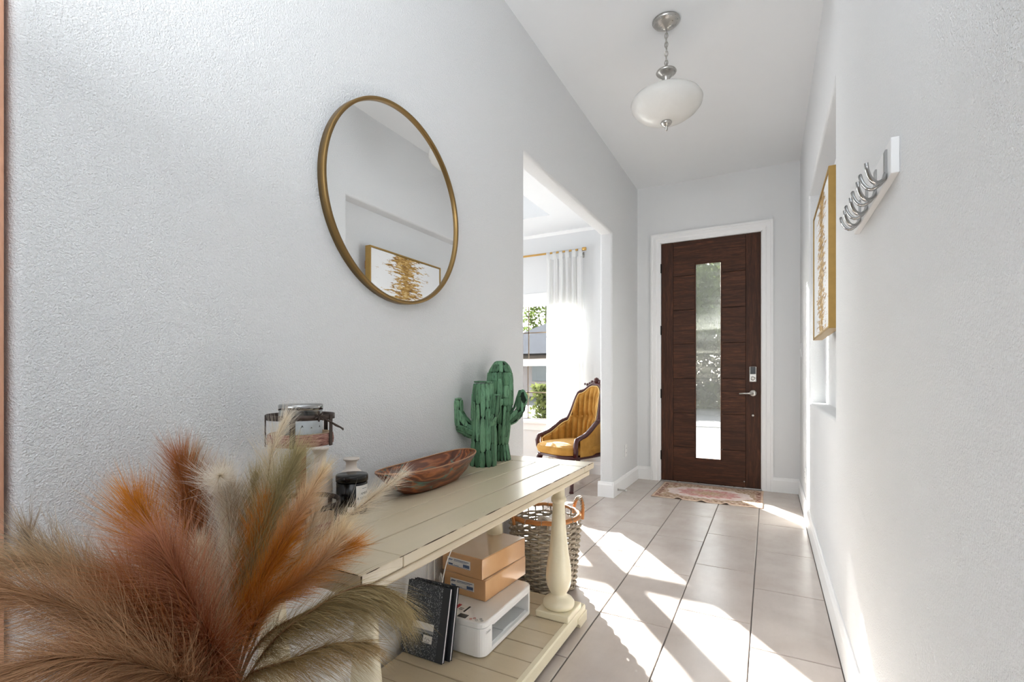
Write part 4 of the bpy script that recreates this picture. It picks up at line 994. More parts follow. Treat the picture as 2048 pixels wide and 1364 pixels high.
# ------------------------------------------------------------------ carved wooden dough bowl
bw = thing('dough_bowl', 'long carved walnut dough bowl with turquoise streaks on the table', 'bowl', (-1.085, 1.42, ZT))
def bowl_pt(t, s, scale, zf):
    L, Wd = 0.292, 0.082
    c_, s_ = math.cos(t), math.sin(t)
    ex = 2/2.6
    return (Wd*scale*math.copysign(abs(c_)**(2/2.3), c_), L*(0.10*0+scale)*math.copysign(abs(s_)**ex, s_), zf)
rows = [(0.50, 0.0), (0.62, 0.004), (0.80, 0.030), (0.93, 0.060), (1.0, 0.080), (0.985, 0.083), (0.955, 0.080), (0.88, 0.058), (0.74, 0.030), (0.50, 0.016), (0.02, 0.013)]
vs = []; ns_ = 64
Rz = Matrix.Rotation(0.075, 3, 'Z')
for sc, z in rows:
    for k in range(ns_):
        t = 2*PI*k/ns_; x, y, zz = bowl_pt(t, 0, sc, z)
        zz += 0.010*(abs(y)/0.292)**2*(1 if z > 0.05 else 0)
        q = Rz @ Vector((x, y*(1-0.10*(1-min(1, z/0.08))), zz)); vs.append((q.x-1.085, q.y+1.42, q.z+ZT))
fs = []
for i in range(len(rows)-1):
    for k in range(ns_): fs.append((i*ns_+k, i*ns_+(k+1) % ns_, (i+1)*ns_+(k+1) % ns_, (i+1)*ns_+k))
fs.append(tuple(reversed(range(ns_)))); fs.append(tuple((len(rows)-1)*ns_+k for k in range(ns_)))
MB().add(vs, fs, True).build('body', M['bowl'], bw)
MB().tube([Vector(vs[5*ns_+k])+Vector((0, 0, 0.0005)) for k in range(0, ns_)], 0.0022, 6, True).build('rim', M['bowl_rim'], bw)

# ------------------------------------------------------------------ driftwood cacti
def slat(mb_parent, p0, p1, nrm, w_, th, rnd):
    p0, p1, nrm = Vector(p0), Vector(p1), Vector(nrm).normalized(); t = (p1-p0); L = t.length; t.normalize(); s_ = t.cross(nrm).normalized(); nrm = s_.cross(t)
    prof_ = [(0.0, 0.55), (0.06, 0.85), (0.3, 1.0), (0.7, rnd.uniform(0.85, 1.0)), (0.93, 0.75), (1.0, rnd.uniform(0.25, 0.6))]
    if rnd.random() < 0.5: prof_ = [(1-a_, b_) for a_, b_ in reversed(prof_)]
    vs = []
    for a_, b_ in prof_:
        q = p0+t*L*a_
        for sx, d in ((-1, 0), (1, 0), (0.72, th), (-0.72, th)): vs.append(q+s_*(w_/2*b_*sx)+nrm*(d*(0.6+0.4*b_)))
    n = len(prof_); fs = [(3, 2, 1, 0), tuple(4*(n-1)+i for i in range(4))]
    for i in range(n-1):
        for k in range(4): fs.append((4*i+k, 4*i+(k+1) % 4, 4*i+4+(k+1) % 4, 4*i+4+k))
    MB().add(vs, fs).build('wood_slat', M['cactus'], mb_parent)
def clad(par, path, radii, nside, rnd, seglen, wf=1.12, th=0.006):
    """slats laid round a bent stem: path points with radii"""
    path = [Vector(p) for p in path]
    cum = [0]
    for i in range(1, len(path)): cum.append(cum[-1]+(path[i]-path[i-1]).length)
    tot = cum[-1]
    def at(s_):
        s_ = max(0, min(tot, s_))
        for i in range(1, len(path)):
            if s_ <= cum[i]+1e-9:
                f = (s_-cum[i-1])/(cum[i]-cum[i-1]); 
                return path[i-1].lerp(path[i], f), radii[i-1]+(radii[i]-radii[i-1])*f, (path[i]-path[i-1]).normalized()
    frames = {}
    for k in range(nside):
        a_ = 2*PI*k/nside; s_ = -rnd.uniform(0, seglen*0.6)
        while s_ < tot-0.004:
            e_ = s_+seglen*rnd.uniform(0.75, 1.35)
            a0_, b0_ = max(0, s_), min(tot, e_)
            if tot-b0_ < seglen*0.25: b0_ = tot
            if b0_-a0_ > 0.012:
                ct = rnd.uniform(-0.05, 0.05); out = []
                for q_ in (a0_, b0_):
                    c_, r_, t = at(q_); ref = Vector((0, -1, 0)); u = (ref-t*ref.dot(t)).normalized(); w2 = t.cross(u)
                    d = u*math.cos(a_+ct)+w2*math.sin(a_+ct); out.append((c_+d*r_, d, r_))
                rm = (out[0][2]+out[1][2])/2
                slat(par, out[0][0], out[1][0], (out[0][1]+out[1][1]), 2*PI*rm/nside*wf*rnd.uniform(0.85, 1.1), th*rnd.uniform(0.6, 1.3), rnd)
            s_ = b0_+0.001 if b0_ < tot else tot
def core(par, path, radii, k=0.92):
    MB().tube(path, [r_*k for r_ in radii], 14).build('core', M['cactus_core'], par)
def cap(par, c, r_, t=0.008):
    MB().lathe([(r_*0.9, 0), (r_*1.05, 0.002), (r_*1.0, t), (0, t+0.001)], c, 9).build('cap', M['cactus'], par)
rnd = random.Random(11)
Vr, Vu = Vector((0.883, 0.469, 0)), Vector((0, 0, 1))       # sideways direction of the arms
c0 = Vector((-1.123, 1.842, ZT))
ct1 = thing('wooden_cactus', 'shorter flat-topped green driftwood cactus beside the bowl', 'cactus sculpture', c0, group='green driftwood cacti')
pth = [c0+Vu*z for z in (0.0, 0.10, 0.24, 0.32, 0.365)]; rd = [0.054, 0.049, 0.051, 0.046, 0.040]
core(ct1, pth, rd); clad(ct1, pth, rd, 13, rnd, 0.14)
cap(ct1, c0+Vu*0.368+Vr*-0.012, 0.030); cap(ct1, c0+Vu*0.366+Vr*0.024, 0.016)
arm = [c0+Vr*-0.040+Vu*0.150, c0+Vr*-0.085+Vu*0.165, c0+Vr*-0.118+Vu*0.200, c0+Vr*-0.125+Vu*0.250, c0+Vr*-0.124+Vu*0.292]; ra = [0.030, 0.031, 0.031, 0.030, 0.028]
core(ct1, arm, ra, 0.82); clad(ct1, arm, ra, 8, rnd, 0.085, th=0.004); cap(ct1, arm[-1], 0.028)
arm = [c0+Vr*0.03+Vu*0.180+Vector((0.01, -0.02, 0)), c0+Vr*0.052+Vu*0.215+Vector((0.012, -0.03, 0)), c0+Vr*0.062+Vu*0.25+Vector((0.012, -0.03, 0)), c0+Vr*0.062+Vu*0.312+Vector((0.012, -0.03, 0))]; ra = [0.013, 0.016, 0.018, 0.019]
core(ct1, arm, ra, 0.82); clad(ct1, arm, ra, 6, rnd, 0.07, th=0.003); cap(ct1, arm[-1], 0.018, 0.005)
c0 = Vector((-1.130, 2.008, ZT))
ct2 = thing('wooden_cactus', 'taller round-topped green driftwood cactus with a flared foot', 'cactus sculpture', c0, group='green driftwood cacti')
pth = [c0+Vu*z for z in (0.0, 0.022, 0.05, 0.075, 0.16, 0.26, 0.36, 0.415, 0.45, 0.464)]; rd = [0.046, 0.043, 0.037, 0.034, 0.044, 0.054, 0.057, 0.051, 0.036, 0.018]
core(ct2, pth, [r_*0.94 for r_ in rd]); clad(ct2, pth[3:8], rd[3:8], 14, rnd, 0.15); clad(ct2, pth[:4], [r_+0.003 for r_ in rd[:4]], 18, rnd, 0.12, 0.95, 0.004); clad(ct2, pth[5:8], [r_+0.003 for r_ in rd[5:8]], 13, rnd, 0.07, 1.15); clad(ct2, pth[7:], [r_+0.002 for r_ in rd[7:]], 11, rnd, 0.05, 1.3); cap(ct2, pth[-1], 0.02, 0.006)
arm = [c0+Vr*0.040+Vu*0.185, c0+Vr*0.072+Vu*0.205, c0+Vr*0.098+Vu*0.240, c0+Vr*0.104+Vu*0.290, c0+Vr*0.102+Vu*0.318, c0+Vr*0.100+Vu*0.332]; ra = [0.020, 0.024, 0.027, 0.028, 0.022, 0.010]
core(ct2, arm, ra, 0.82); clad(ct2, arm, ra, 8, rnd, 0.09, th=0.004)

# ------------------------------------------------------------------ door rug
RGX, RGY = -0.485, 4.735
def rugf(u, v):
    x = -0.445+0.89*u; y = -0.335+0.67*v; 
    w_ = max(0, 1-v*4.5); z = 0.004+0.014*w_*max(0, math.sin(2*PI*(u*4.6+0.05)))**2*(1 if 0.12 < u < 0.72 else 0.2)
    return (x*(1+0.005*math.sin(7*v)), y+0.006*math.sin(9*u)*w_, z)
rg = MB().grid(rugf, 90, 30).build('door_rug', M['rug'], local=True); rg.location = (RGX, RGY, 0)
tag(rg, 'small faded pink and cream Persian rug before the front door', 'rug')
sm_ = rg.modifiers.new('solid', 'SOLIDIFY'); sm_.thickness = 0.003; sm_.offset = -1

# ------------------------------------------------------------------ gold tufted armchair
ch = thing('armchair', 'antique gold velvet tufted armchair with carved mahogany frame', 'armchair', (-1.69, 4.50, 0), math.radians(-25))
def SS(x, a_, b_): t = max(0, min(1, (x-a_)/(b_-a_))); return t*t*(3-2*t)
HXW, AY, BYD = 0.262, -0.20, 0.46
def plan(t, o_=0.0, z=0.5):
    lean = 0.10*max(0, z-0.42)*math.sin(t)
    return Vector((-(HXW+o_)*math.copysign(abs(math.cos(t))**0.85, math.cos(t)), AY+(BYD+o_)*math.sin(t)**0.9+lean, 0))
def topz(t):
    s_ = abs(t-PI/2)/(PI/2)
    return 0.985-0.075*SS(s_, 0.05, 0.36)-0.28*SS(s_, 0.36, 0.60)-0.13*SS(s_, 0.58, 1.0)
NCH = 16
def inner(u, v):
    t = PI*u; zt_ = topz(t)-0.012; z0 = 0.40; z = z0+(zt_-z0)*v
    chn = abs(math.sin(PI*NCH*u)); up = 1-SS(abs(t-PI/2)/(PI/2), 0.45, 0.7)
    pinch = math.exp(-((z-0.665)/0.035)**2)*up
    d = 0.034*chn**0.6*(1-0.55*pinch)-0.018*pinch
    edge = min(1, (1-v)*7, v*6+0.4); 
    tw = t+up*0.055*math.sin(2*PI*NCH*u/1)*0*pinch
    p = plan(tw, -0.028-d*max(0, edge)*1.0, z); return (p.x, p.y, z)
MB().grid(inner, NCH*8, 26).build('tufted_back', M['velvet'], ch, local=True)
def outer(u, v):
    t = PI*u; zt_ = topz(t)-0.010; z = 0.33+(zt_-0.33)*v; p = plan(t, 0.016, z); return (p.x, p.y, z)
MB().grid(outer, 60, 8).build('outer_back', M['velvet'], ch, local=True)
for i in range(NCH//2-4, NCH//2+4):
    t = PI*(i+1)/NCH if False else PI*(i+0.0)/NCH+0.0001
    p = plan(t, -0.050, 0.665); MB().lathe([(0.009, 0), (0.008, 0.005), (0, 0.007)], (p.x, p.y, 0.665), 10, Matrix.Rotation(-PI/2, 3, 'X').inverted() if False else Matrix.Rotation(PI/2, 3, 'X')).build('button', M['velvet'], ch, local=True)
pts = []; pp = []; nn = 90
for k in range(nn+1):
    t = PI*k/nn; z = topz(t); p = plan(t, -0.004, z); pts.append((p.x, p.y, z+0.004)); q = plan(t, -0.034, z); pp.append((q.x, q.y, z-0.012))
fl = plan(0, 0, .5); fr_ = plan(PI, 0, .5)
pts = [(fl.x+0.015, AY-0.030, 0.330), (fl.x-0.004, AY-0.045, 0.385), (fl.x-0.008, AY-0.052, 0.44), (fl.x-0.004, AY-0.035, 0.485)]+pts[2:-2]+[(fr_.x+0.004, AY-0.035, 0.485), (fr_.x+0.008, AY-0.052, 0.44), (fr_.x+0.004, AY-0.045, 0.385), (fr_.x-0.015, AY-0.030, 0.330)]
MB().tube(pts, 0.024, 10, flat=0.9).build('show_frame', M['mahogany'], ch, local=True)
pp = [(fl.x+0.045, AY-0.02, 0.40), (fl.x+0.03, AY-0.022, 0.46)]+pp[2:-2]+[(fr_.x-0.03, AY-0.022, 0.46), (fr_.x-0.045, AY-0.02, 0.40)]
MB().tube(pp, 0.006, 8).build('piping', M['piping'], ch, local=True)
m = MB(); top = plan(PI/2, 0, 0.985)
for k in range(-5, 6):
    s_ = k/5; r_ = 0.030*(1-0.55*abs(s_)); zc = 1.012-0.026*abs(s_)**1.3
    m.lathe([(0, -r_), (r_*0.7, -r_*0.7), (r_, 0), (r_*0.7, r_*0.7), (0, r_)], (top.x+0.034*k, top.y+0.002, zc+0.008*math.sin(k*2.2)), 12, Matrix.Rotation(0.5*k, 3, 'Y'), 1.0, 0.62)
m.lathe([(0, -0.03), (0.022, -0.02), (0.03, 0), (0.022, 0.024), (0, 0.034)], (top.x, top.y-0.006, 1.03), 14); m.build('carved_crest', M['mahogany'], ch, local=True)
# seat cushion with a bowed front
def seat(u, v):
    t = 2*PI*u; c_, s_ = math.cos(t), math.sin(t)
    lev = [(0.93, 0.335), (1.0, 0.350), (1.03, 0.385), (1.0, 0.412), (0.86, 0.432), (0.6, 0.446), (0.3, 0.452), (0.0, 0.453)]
    f = v*(len(lev)-1); i = min(int(f), len(lev)-2); w_ = f-i; sc = lev[i][0]*(1-w_)+lev[i+1][0]*w_; z = lev[i][1]*(1-w_)+lev[i+1][1]*w_
    x = 0.262*sc*math.copysign(abs(c_)**0.62, c_); y = 0.30*sc*math.copysign(abs(s_)**0.62, s_)-0.025
    if s_ < 0: y -= 0.03*(1-abs(c_)**2)*sc; x *= 1+0.07*abs(s_)
    if s_ > 0: x *= 1-0.12*s_
    z += 0.012*math.cos(6*x)*sc*(-y) if z > 0.43 else 0
    return (x, y, z)
MB().grid(seat, 64, 21, True).build('seat_cushion', M['velvet'], ch, local=True)
def rail(u, v):
    t = 2*PI*u; c_, s_ = math.cos(t), math.sin(t); sc = [0.90, 0.99, 1.0, 0.95][min(3, int(round(v*3)))]; z = [0.300, 0.306, 0.330, 0.345][min(3, int(round(v*3)))]
    x = 0.265*sc*math.copysign(abs(c_)**0.62, c_); y = 0.30*sc*math.copysign(abs(s_)**0.62, s_)-0.025
    if s_ < 0: y -= 0.03*(1-abs(c_)**2)*sc; x *= 1+0.07*abs(s_); z += (0.018*math.cos(8*x)*(-s_) if v < 0.5 else 0)
    if s_ > 0: x *= 1-0.12*s_
    return (x, y, z)
m = MB().grid(rail, 64, 3, True); m.build('seat_rail', M['mahogany'], ch, local=True)
for sx in (-1, 1):
    MB().tube([(sx*0.225, -0.255, 0.30), (sx*0.238, -0.268, 0.24), (sx*0.232, -0.262, 0.16), (sx*0.225, -0.255, 0.08), (sx*0.228, -0.262, 0.025), (sx*0.230, -0.268, 0.0)], [0.030, 0.030, 0.022, 0.018, 0.020, 0.022], 12).build('leg', M['mahogany'], ch, local=True)
    MB().tube([(sx*0.185, 0.20, 0.30), (sx*0.19, 0.235, 0.20), (sx*0.195, 0.275, 0.09), (sx*0.20, 0.325, 0.0)], [0.028, 0.024, 0.019, 0.018], 12).build('leg', M['mahogany'], ch, local=True)

# ------------------------------------------------------------------ switch, outlets, door stop
sw = thing('light_switch', 'white light switch plate on the right wall near the front door', 'switch', (XR, 4.92, 1.304))
MB().box((XR-0.006, 4.883, 1.245), (XR, 4.957, 1.363)).build('plate', M['plate'], sw, bevel=0.002)
MB().box((XR-0.014, 4.912, 1.290), (XR-0.005, 4.928, 1.312)).build('toggle', M['plate'], sw, bevel=0.002)
def outlet(x, sgn, y, z, label):
    t = thing('wall_outlet', label, 'outlet', (x, y, z), group='white wall outlets')
    x0, x1 = sorted((x, x+sgn*0.006)); MB().box((x0, y-0.036, z-0.058), (x1, y+0.036, z+0.058)).build('plate', M['plate'], t, bevel=0.002)
    for dz in (-0.022, 0.022):
        x0, x1 = sorted((x+sgn*0.005, x+sgn*0.0085)); s = MB().box((x0, y-0.016, z+dz-0.014), (x1, y+0.016, z+dz+0.014)).build('socket', M['plate'], t, bevel=0.003)
        m = MB()
        for dy in (-0.006, 0.006): m.box((min(x1, x0)-0.0 if sgn < 0 else x1, y+dy-0.001, z+dz-0.004), ((x0-0.0006) if sgn < 0 else x1+0.0006, y+dy+0.001, z+dz+0.005))
        m.build('slot', M['ink'], s)
outlet(XL, 1, 4.635, 0.358, 'white wall outlet low on the narrow wall left of the front door')
outlet(XR, -1, 4.345, 0.314, 'white wall outlet low on the right wall beneath the niche')
ds = thing('door_stop', 'small metal spring door stop on the baseboard by the opening', 'door stop', (XL+BT, 4.31, 0.05))
MB().tube([(XL+BT+0.072*k/90, 4.31+0.0065*math.cos(k*1.1), 0.05+0.0065*math.sin(k*1.1)-0.00004*k) for k in range(91)], 0.0016, 5).build('spring', M['nickel'], ds)
MB().lathe([(0.009, 0.070), (0.009, 0.082), (0, 0.084)], (XL+BT, 4.31, 0.048), 14, R90).build('tip', M['cord'], ds)
MB().lathe([(0.011, 0), (0.009, 0.006), (0, 0.006)], (XL+BT, 4.31, 0.05), 14, R90).build('mount', M['nickel'], ds)

# ------------------------------------------------------------------ dyed pampas plumes in a floor vase
VX, VY = -0.855, 0.520
vz = thing('floor_vase', 'tall grey stoneware floor vase under the pampas plumes', 'vase', (VX, VY, 0))
MB().lathe([(0, 0.0), (0.085, 0.0), (0.092, 0.01), (0.115, 0.16), (0.112, 0.27), (0.085, 0.36), (0.055, 0.41), (0.052, 0.435), (0.062, 0.455), (0.058, 0.457), (0.047, 0.435), (0.05, 0.41), (0.08, 0.35), (0.1, 0.2), (0, 0.05)], (VX, VY, 0), 40).build('body', M['vase'], vz)
MB().lathe([(0.058, 0.455), (0.064, 0.458), (0.062, 0.464), (0.055, 0.461)], (VX, VY, 0), 40).build('rim', M['vase'], vz)
def plume_mat(name, root, tip):
    a = N(name); at = a.n('Attribute', attribute_name='along'); r = a.n('Attribute', attribute_name='rand')
    col = a.mix(at.outputs['Fac'], lin(root), lin(tip))
    col = a.mix(a.math('MULTIPLY', r.outputs['Fac'], 0.3 if root > '#c' else 0.55), col, tuple(x*0.55 for x in lin(root)[:3])+(1,))
    d = a.bsdf(col, 0.55, 0, **{'Specular IOR Level': 0.35})
    t = a.n('BsdfTranslucent', {'Color': col}).outputs[0]
    return a.done(a.n('MixShader', {0: 0.32, 1: d, 2: t}).outputs[0])
PC = {'ivory': ('#e6d9be', '#fcf7ee'), 'olive': ('#84693f', '#c6b486'), 'khaki': ('#866a40', '#c4a878'), 'orange': ('#b8650c', '#e29a34'), 'orange_cream': ('#bd6f14', '#f0e0bc'), 'cream': ('#cfb88c', '#f6eee0'),
      'cream_tan': ('#bd9a6c', '#f0e2cb'), 'olive_light': ('#8a7a4c', '#cabd92'), 'tan': ('#a8875f', '#d2ba98'), 'rust': ('#8a4218', '#c2804c'), 'pink': ('#96491f', '#d09878'),
      'taupe': ('#8f7c66', '#b9a791'), 'tan_pink': ('#9a6f4c', '#d3ab84'), 'brown': ('#4f2e1e', '#845a3e'), 'orange_deep': ('#ad5c0c', '#d98d2c')}
PM = {k: plume_mat('pampas_'+k, *v) for k, v in PC.items()}
M['plume_stem'] = plain('pampas_stem', '#6b4a28', 0.7, var=0.2, vs=30)
PL = [
 ('olive', .075, 1.0, [(-.851,.522,.477),(-.781,.536,.608),(-.704,.577,.663),(-.65,.628,.68),(-.618,.666,.676),(-.596,.700,.640)], 'large drooping olive pampas plume reaching toward the notebooks'),
 ('olive', .075, 1.0, [(-.851,.522,.477),(-.729,.519,.626),(-.671,.55,.68),(-.627,.595,.71),(-.601,.632,.706),(-.579,.666,.677)], 'drooping olive pampas plume arching just under the table corner'),
 ('khaki', .06, .9, [(-.851,.522,.477),(-.74,.49,.588),(-.674,.514,.618),(-.625,.551,.637),(-.587,.594,.63)], 'lowest khaki pampas plume drooping before the near table leg'),
 ('orange', .05, .15, [(-.851,.522,.477),(-.815,.541,.637),(-.761,.581,.695),(-.714,.617,.734),(-.685,.655,.755)], 'bright orange pampas plume leaning against the table end'),
 ('orange_cream', .042, 0, [(-.851,.522,.477),(-.833,.543,.641),(-.804,.592,.756),(-.784,.625,.826),(-.767,.657,.884)], 'long orange pampas plume with cream tip before the lower tray'),
 ('cream', .042, .1, [(-.851,.522,.477),(-.837,.575,.64),(-.805,.648,.724),(-.765,.726,.784),(-.707,.813,.854)], 'slim cream pampas plume stretching over the tabletop toward the bowl'),
 ('cream_tan', .042, 0, [(-.851,.522,.477),(-.848,.603,.631),(-.827,.659,.702),(-.837,.688,.753),(-.842,.708,.797)], 'small upright cream pampas plume in front of the lower tray tier'),
 ('orange_cream', .05, .1, [(-.851,.522,.477),(-.781,.536,.656),(-.729,.587,.713),(-.702,.613,.749),(-.687,.632,.785)], 'orange pampas plume with a white tuft above the table corner'),
 ('cream', .050, .05, [(-.851,.522,.477),(-.872,.578,.645),(-.904,.63,.759),(-.934,.659,.852),(-.949,.685,.922),(-.944,.71,.976)], 'tallest cream pampas plume, its tip before the upper tray tier'),
 ('olive_light', .07, .1, [(-.851,.522,.477),(-.862,.562,.654),(-.875,.611,.749),(-.88,.642,.82),(-.866,.672,.898)], 'broad pale olive pampas plume beside the copper tray post'),
 ('tan', .05, 0, [(-.851,.522,.477),(-.911,.569,.64),(-.947,.607,.718),(-.977,.613,.804),(-1.018,.614,.863)], 'tan pampas plume below the fluffy white tuft'),
 ('ivory', .060, .2, [(-.853,.524,.477),(-.914,.572,.63),(-0.978, 0.601, 0.802),(-0.984, 0.593, 0.844),(-0.958, 0.573, 0.868),(-0.923, 0.552, 0.881)], 'pampas plume ending in a round white tuft against the wall'),
 ('rust', .075, 0, [(-.851,.522,.477),(-.937,.555,.631),(-1.013,.56,.732),(-1.049,.564,.817),(-1.076,.561,.892)], 'tall rust brown pampas plume next to the wall'),
 ('tan', .06, 0, [(-.851,.522,.477),(-.992,.583,.627),(-1.06,.592,.725),(-1.093,.597,.805),(-1.106,.602,.884)], 'greyish tan pampas plume behind the tall rust plume'),
 ('orange', .085, .05, [(-.851,.522,.477),(-.882,.505,.61),(-.955,.489,.695),(-1.018,.479,.761),(-1.064,.477,.826)], 'bright amber pampas plume rising left of the rust plume'),
 ('pink', .085, .9, [(-.851,.522,.477),(-.752,.438,.651),(-.769,.418,.725),(-.792,.406,.778),(-.809,.397,.816)], 'dusty pink pampas plume with a drooping tip, at the front'),
 ('rust', .085, .7, [(-.851,.522,.477),(-.756,.437,.628),(-.771,.395,.69),(-.798,.369,.743),(-.824,.355,.775)], 'bushy rust pampas plume below the dusty pink one'),
 ('rust', .08, .8, [(-.851,.522,.477),(-.762,.433,.598),(-.766,.386,.667),(-.788,.352,.703),(-.81,.329,.717)], 'low rust pampas plume spreading to the left in front'),
 ('taupe', .06, .1, [(-.851,.522,.477),(-.852,.476,.615),(-.912,.421,.688),(-.975,.365,.75),(-1.019,.319,.801),(-1.03,.314,.821)], 'taupe grey pampas plume curving up at the wall end'),
 ('tan_pink', .07, .3, [(-.851,.522,.477),(-.748,.418,.633),(-.765,.341,.714),(-.792,.281,.774),(-.826,.218,.82)], 'long pinkish tan pampas plume sweeping out to the left'),
 ('tan', .06, .25, [(-.851,.522,.477),(-.818,.449,.653),(-.854,.362,.748),(-.893,.296,.805),(-.923,.235,.824)], 'tan pampas plume sweeping left, highest on that side'),
 ('tan_pink', .075, .5, [(-.851,.522,.477),(-.698,.377,.649),(-.701,.307,.715),(-.713,.244,.75),(-.745,.193,.749)], 'lowest pinkish tan pampas plume hanging over on the left'),
 ('brown', .05, 0, [(-.851,.522,.477),(-.894,.544,.589),(-.963,.564,.651),(-1.014,.571,.708),(-1.047,.576,.753)], 'dark brown pampas plume deep in the middle of the bunch'),
 ('orange_deep', .05, 0, [(-.851,.522,.477),(-.862,.538,.609),(-.881,.574,.683),(-.89,.603,.749),(-.893,.624,.812)], 'deep orange pampas plume upright in the middle'),
 ('cream_tan', .05, .1, [(-.851,.522,.477),(-.836,.507,.612),(-.86,.506,.668),(-.882,.505,.717),(-.9,.507,.762)], 'silvery cream pampas plume between the rust and orange ones'),
 ('olive', .045, 0, [(-.851,.522,.477),(-.899,.576,.631),(-.934,.614,.718),(-.944,.631,.794),(-.956,.647,.857)], 'narrow dark olive pampas plume behind the deep orange one'),
 ('brown', .07, .5, [(-.851,.522,.477),(-.789,.464,.572),(-.797,.437,.616),(-.799,.402,.623),(-.798,.369,.623)], 'short brown pampas plume low over the vase mouth'),
 ('orange', .045, 0, [(-.851,.522,.477),(-.835,.53,.628),(-.818,.562,.691),(-.804,.592,.738),(-.797,.619,.788)], 'medium orange pampas plume beside the cream-tipped one'),
]
def catmull(P, n):
    P = np.array(P); P = np.vstack([2*P[0]-P[1], P, 2*P[-1]-P[-2]]); out = []
    for i in range(1, len(P)-2):
        for k in range(n):
            t = k/n; out.append(0.5*((2*P[i])+(-P[i-1]+P[i+1])*t+(2*P[i-1]-5*P[i]+4*P[i+1]-P[i+2])*t*t+(-P[i-1]+3*P[i]-3*P[i+1]+P[i+2])*t**3))
    out.append(P[-2]); return np.array(out)
rng = np.random.default_rng(5)
def plume(idx, color, L, droop, pts, label):
    t = thing('pampas_plume', label, 'pampas plume', pts[0], group='dyed pampas plumes in the floor vase')
    sp = catmull(pts, 16); seg = np.linalg.norm(np.diff(sp, axis=0), axis=1); cum = np.r_[0, np.cumsum(seg)]; tot = cum[-1]
    base = np.array(pts[0])
    ext = sp[0]+(sp[0]-sp[1])/np.linalg.norm(sp[0]-sp[1])*0.05
    tipr = np.linspace(0.0028, 0.0006, len(sp)+1)
    MB().tube([tuple(p) for p in np.vstack([ext, sp])[::2]], list(tipr[::2]), 6).build('stem', M['plume_stem'], t)
    nb = int(3300*max(0.8, min(1.7, (L/0.06)**0.7))*(0.6 if color.startswith('cream') else 0.55 if droop >= 0.9 and color != 'pink' else 0.9))
    s = (0.30+0.70*rng.random(nb)**0.85)*tot
    i = np.clip(np.searchsorted(cum, s)-1, 0, len(sp)-2); f = ((s-cum[i])/seg[i])[:, None]
    p0 = sp[i]*(1-f)+sp[i+1]*f; T = sp[i+1]-sp[i]; T /= np.linalg.norm(T, axis=1)[:, None]
    rv = rng.normal(size=(nb, 3)); rv -= (rv*T).sum(1)[:, None]*T; rv /= np.linalg.norm(rv, axis=1)[:, None]
    u = s/tot
    if droop >= 0.5:
        rv = rv*0.75+np.array([0, 0, -1.0])*droop*0.75; rv -= (rv*T).sum(1)[:, None]*T; rv /= np.linalg.norm(rv, axis=1)[:, None]
    ang = np.radians(rng.normal(40, 10, nb))[:, None]*(1-0.45*np.clip((u-0.85)/0.15, 0, 1))[:, None]
    d = T*np.cos(ang)+rv*np.sin(ang)
    ln = 1.75*L*(0.42+0.75*rng.random(nb)**1.5)*np.clip(0.45+1.6*(u-0.28), 0.45, 1.0)*(1-0.35*np.clip((u-0.8)/0.2, 0, 1))
    ns_ = 4; side = np.cross(d, rng.normal(size=(nb, 3))); side /= np.linalg.norm(side, axis=1)[:, None]
    V = np.zeros((nb, 2*ns_+1, 3)); A = np.zeros((nb, 2*ns_+1)); p = p0.copy(); dd = d.copy(); step = (ln/ns_)[:, None]
    curl = rng.normal(size=(nb, 3))*0.2; wid = 0.00031*(0.7+0.6*rng.random(nb))[:, None]
    g = np.array([0, 0, -1.0])
    for k in range(ns_+1):
        w_ = wid*(1-0.75*k/ns_)
        if k < ns_: V[:, 2*k] = p+side*w_; V[:, 2*k+1] = p-side*w_; A[:, 2*k] = A[:, 2*k+1] = k/ns_
        else: V[:, 2*k] = p; A[:, 2*k] = 1
        dd = dd+g*(0.10+0.55*droop)*(0.5 if droop < 0.3 else 1)*(1/ns_)*1.2*(1 if droop > 0 else 0.3)+curl/ns_+T*0.10
        dd /= np.linalg.norm(dd, axis=1)[:, None]; p = p+dd*step
    np.clip(V[:, :, 0], XL+0.004, None, out=V[:, :, 0])
    nv = 2*ns_+1; b0 = (np.arange(nb)*nv)[:, None]
    quads = np.concatenate([b0+np.array([2*k, 2*k+1, 2*k+3, 2*k+2]) for k in range(ns_-1)], 0)
    tris = b0+np.array([2*ns_-2, 2*ns_-1, 2*ns_])
    me = bpy.data.meshes.new('barbs'); vv = (V-base).reshape(-1, 3); me.vertices.add(len(vv)); me.vertices.foreach_set('co', vv.ravel().astype(np.float32))
    lv = np.concatenate([quads.ravel(), tris.ravel()]).astype(np.int32); me.loops.add(len(lv)); me.loops.foreach_set('vertex_index', lv)
    st = np.concatenate([np.arange(len(quads))*4, len(quads)*4+np.arange(len(tris))*3]).astype(np.int32); me.polygons.add(len(st)); me.polygons.foreach_set('loop_start', st)
    me.update(calc_edges=True)
    at = me.attributes.new('along', 'FLOAT', 'POINT')
    mixv = np.clip(A*0.75+np.repeat(np.clip((u-0.45)/0.55, 0, 1)[:, None], nv, 1)*0.55-0.1, 0, 1)
    if color == 'orange_cream': mixv = np.clip(A*0.2+np.repeat(np.clip((u-0.62)/0.38, 0, 1)[:, None], nv, 1)*0.9, 0, 1)
    at.data.foreach_set('value', mixv.ravel().astype(np.float32))
    at = me.attributes.new('rand', 'FLOAT', 'POINT'); at.data.foreach_set('value', np.repeat(rng.random(nb)[:, None]**2, nv, 1).ravel().astype(np.float32))
    me.validate()
    o = link('barbs', me, PM[color], t); o['kind'] = 'stuff'
for i, a_ in enumerate(PL): plume(i, *a_)

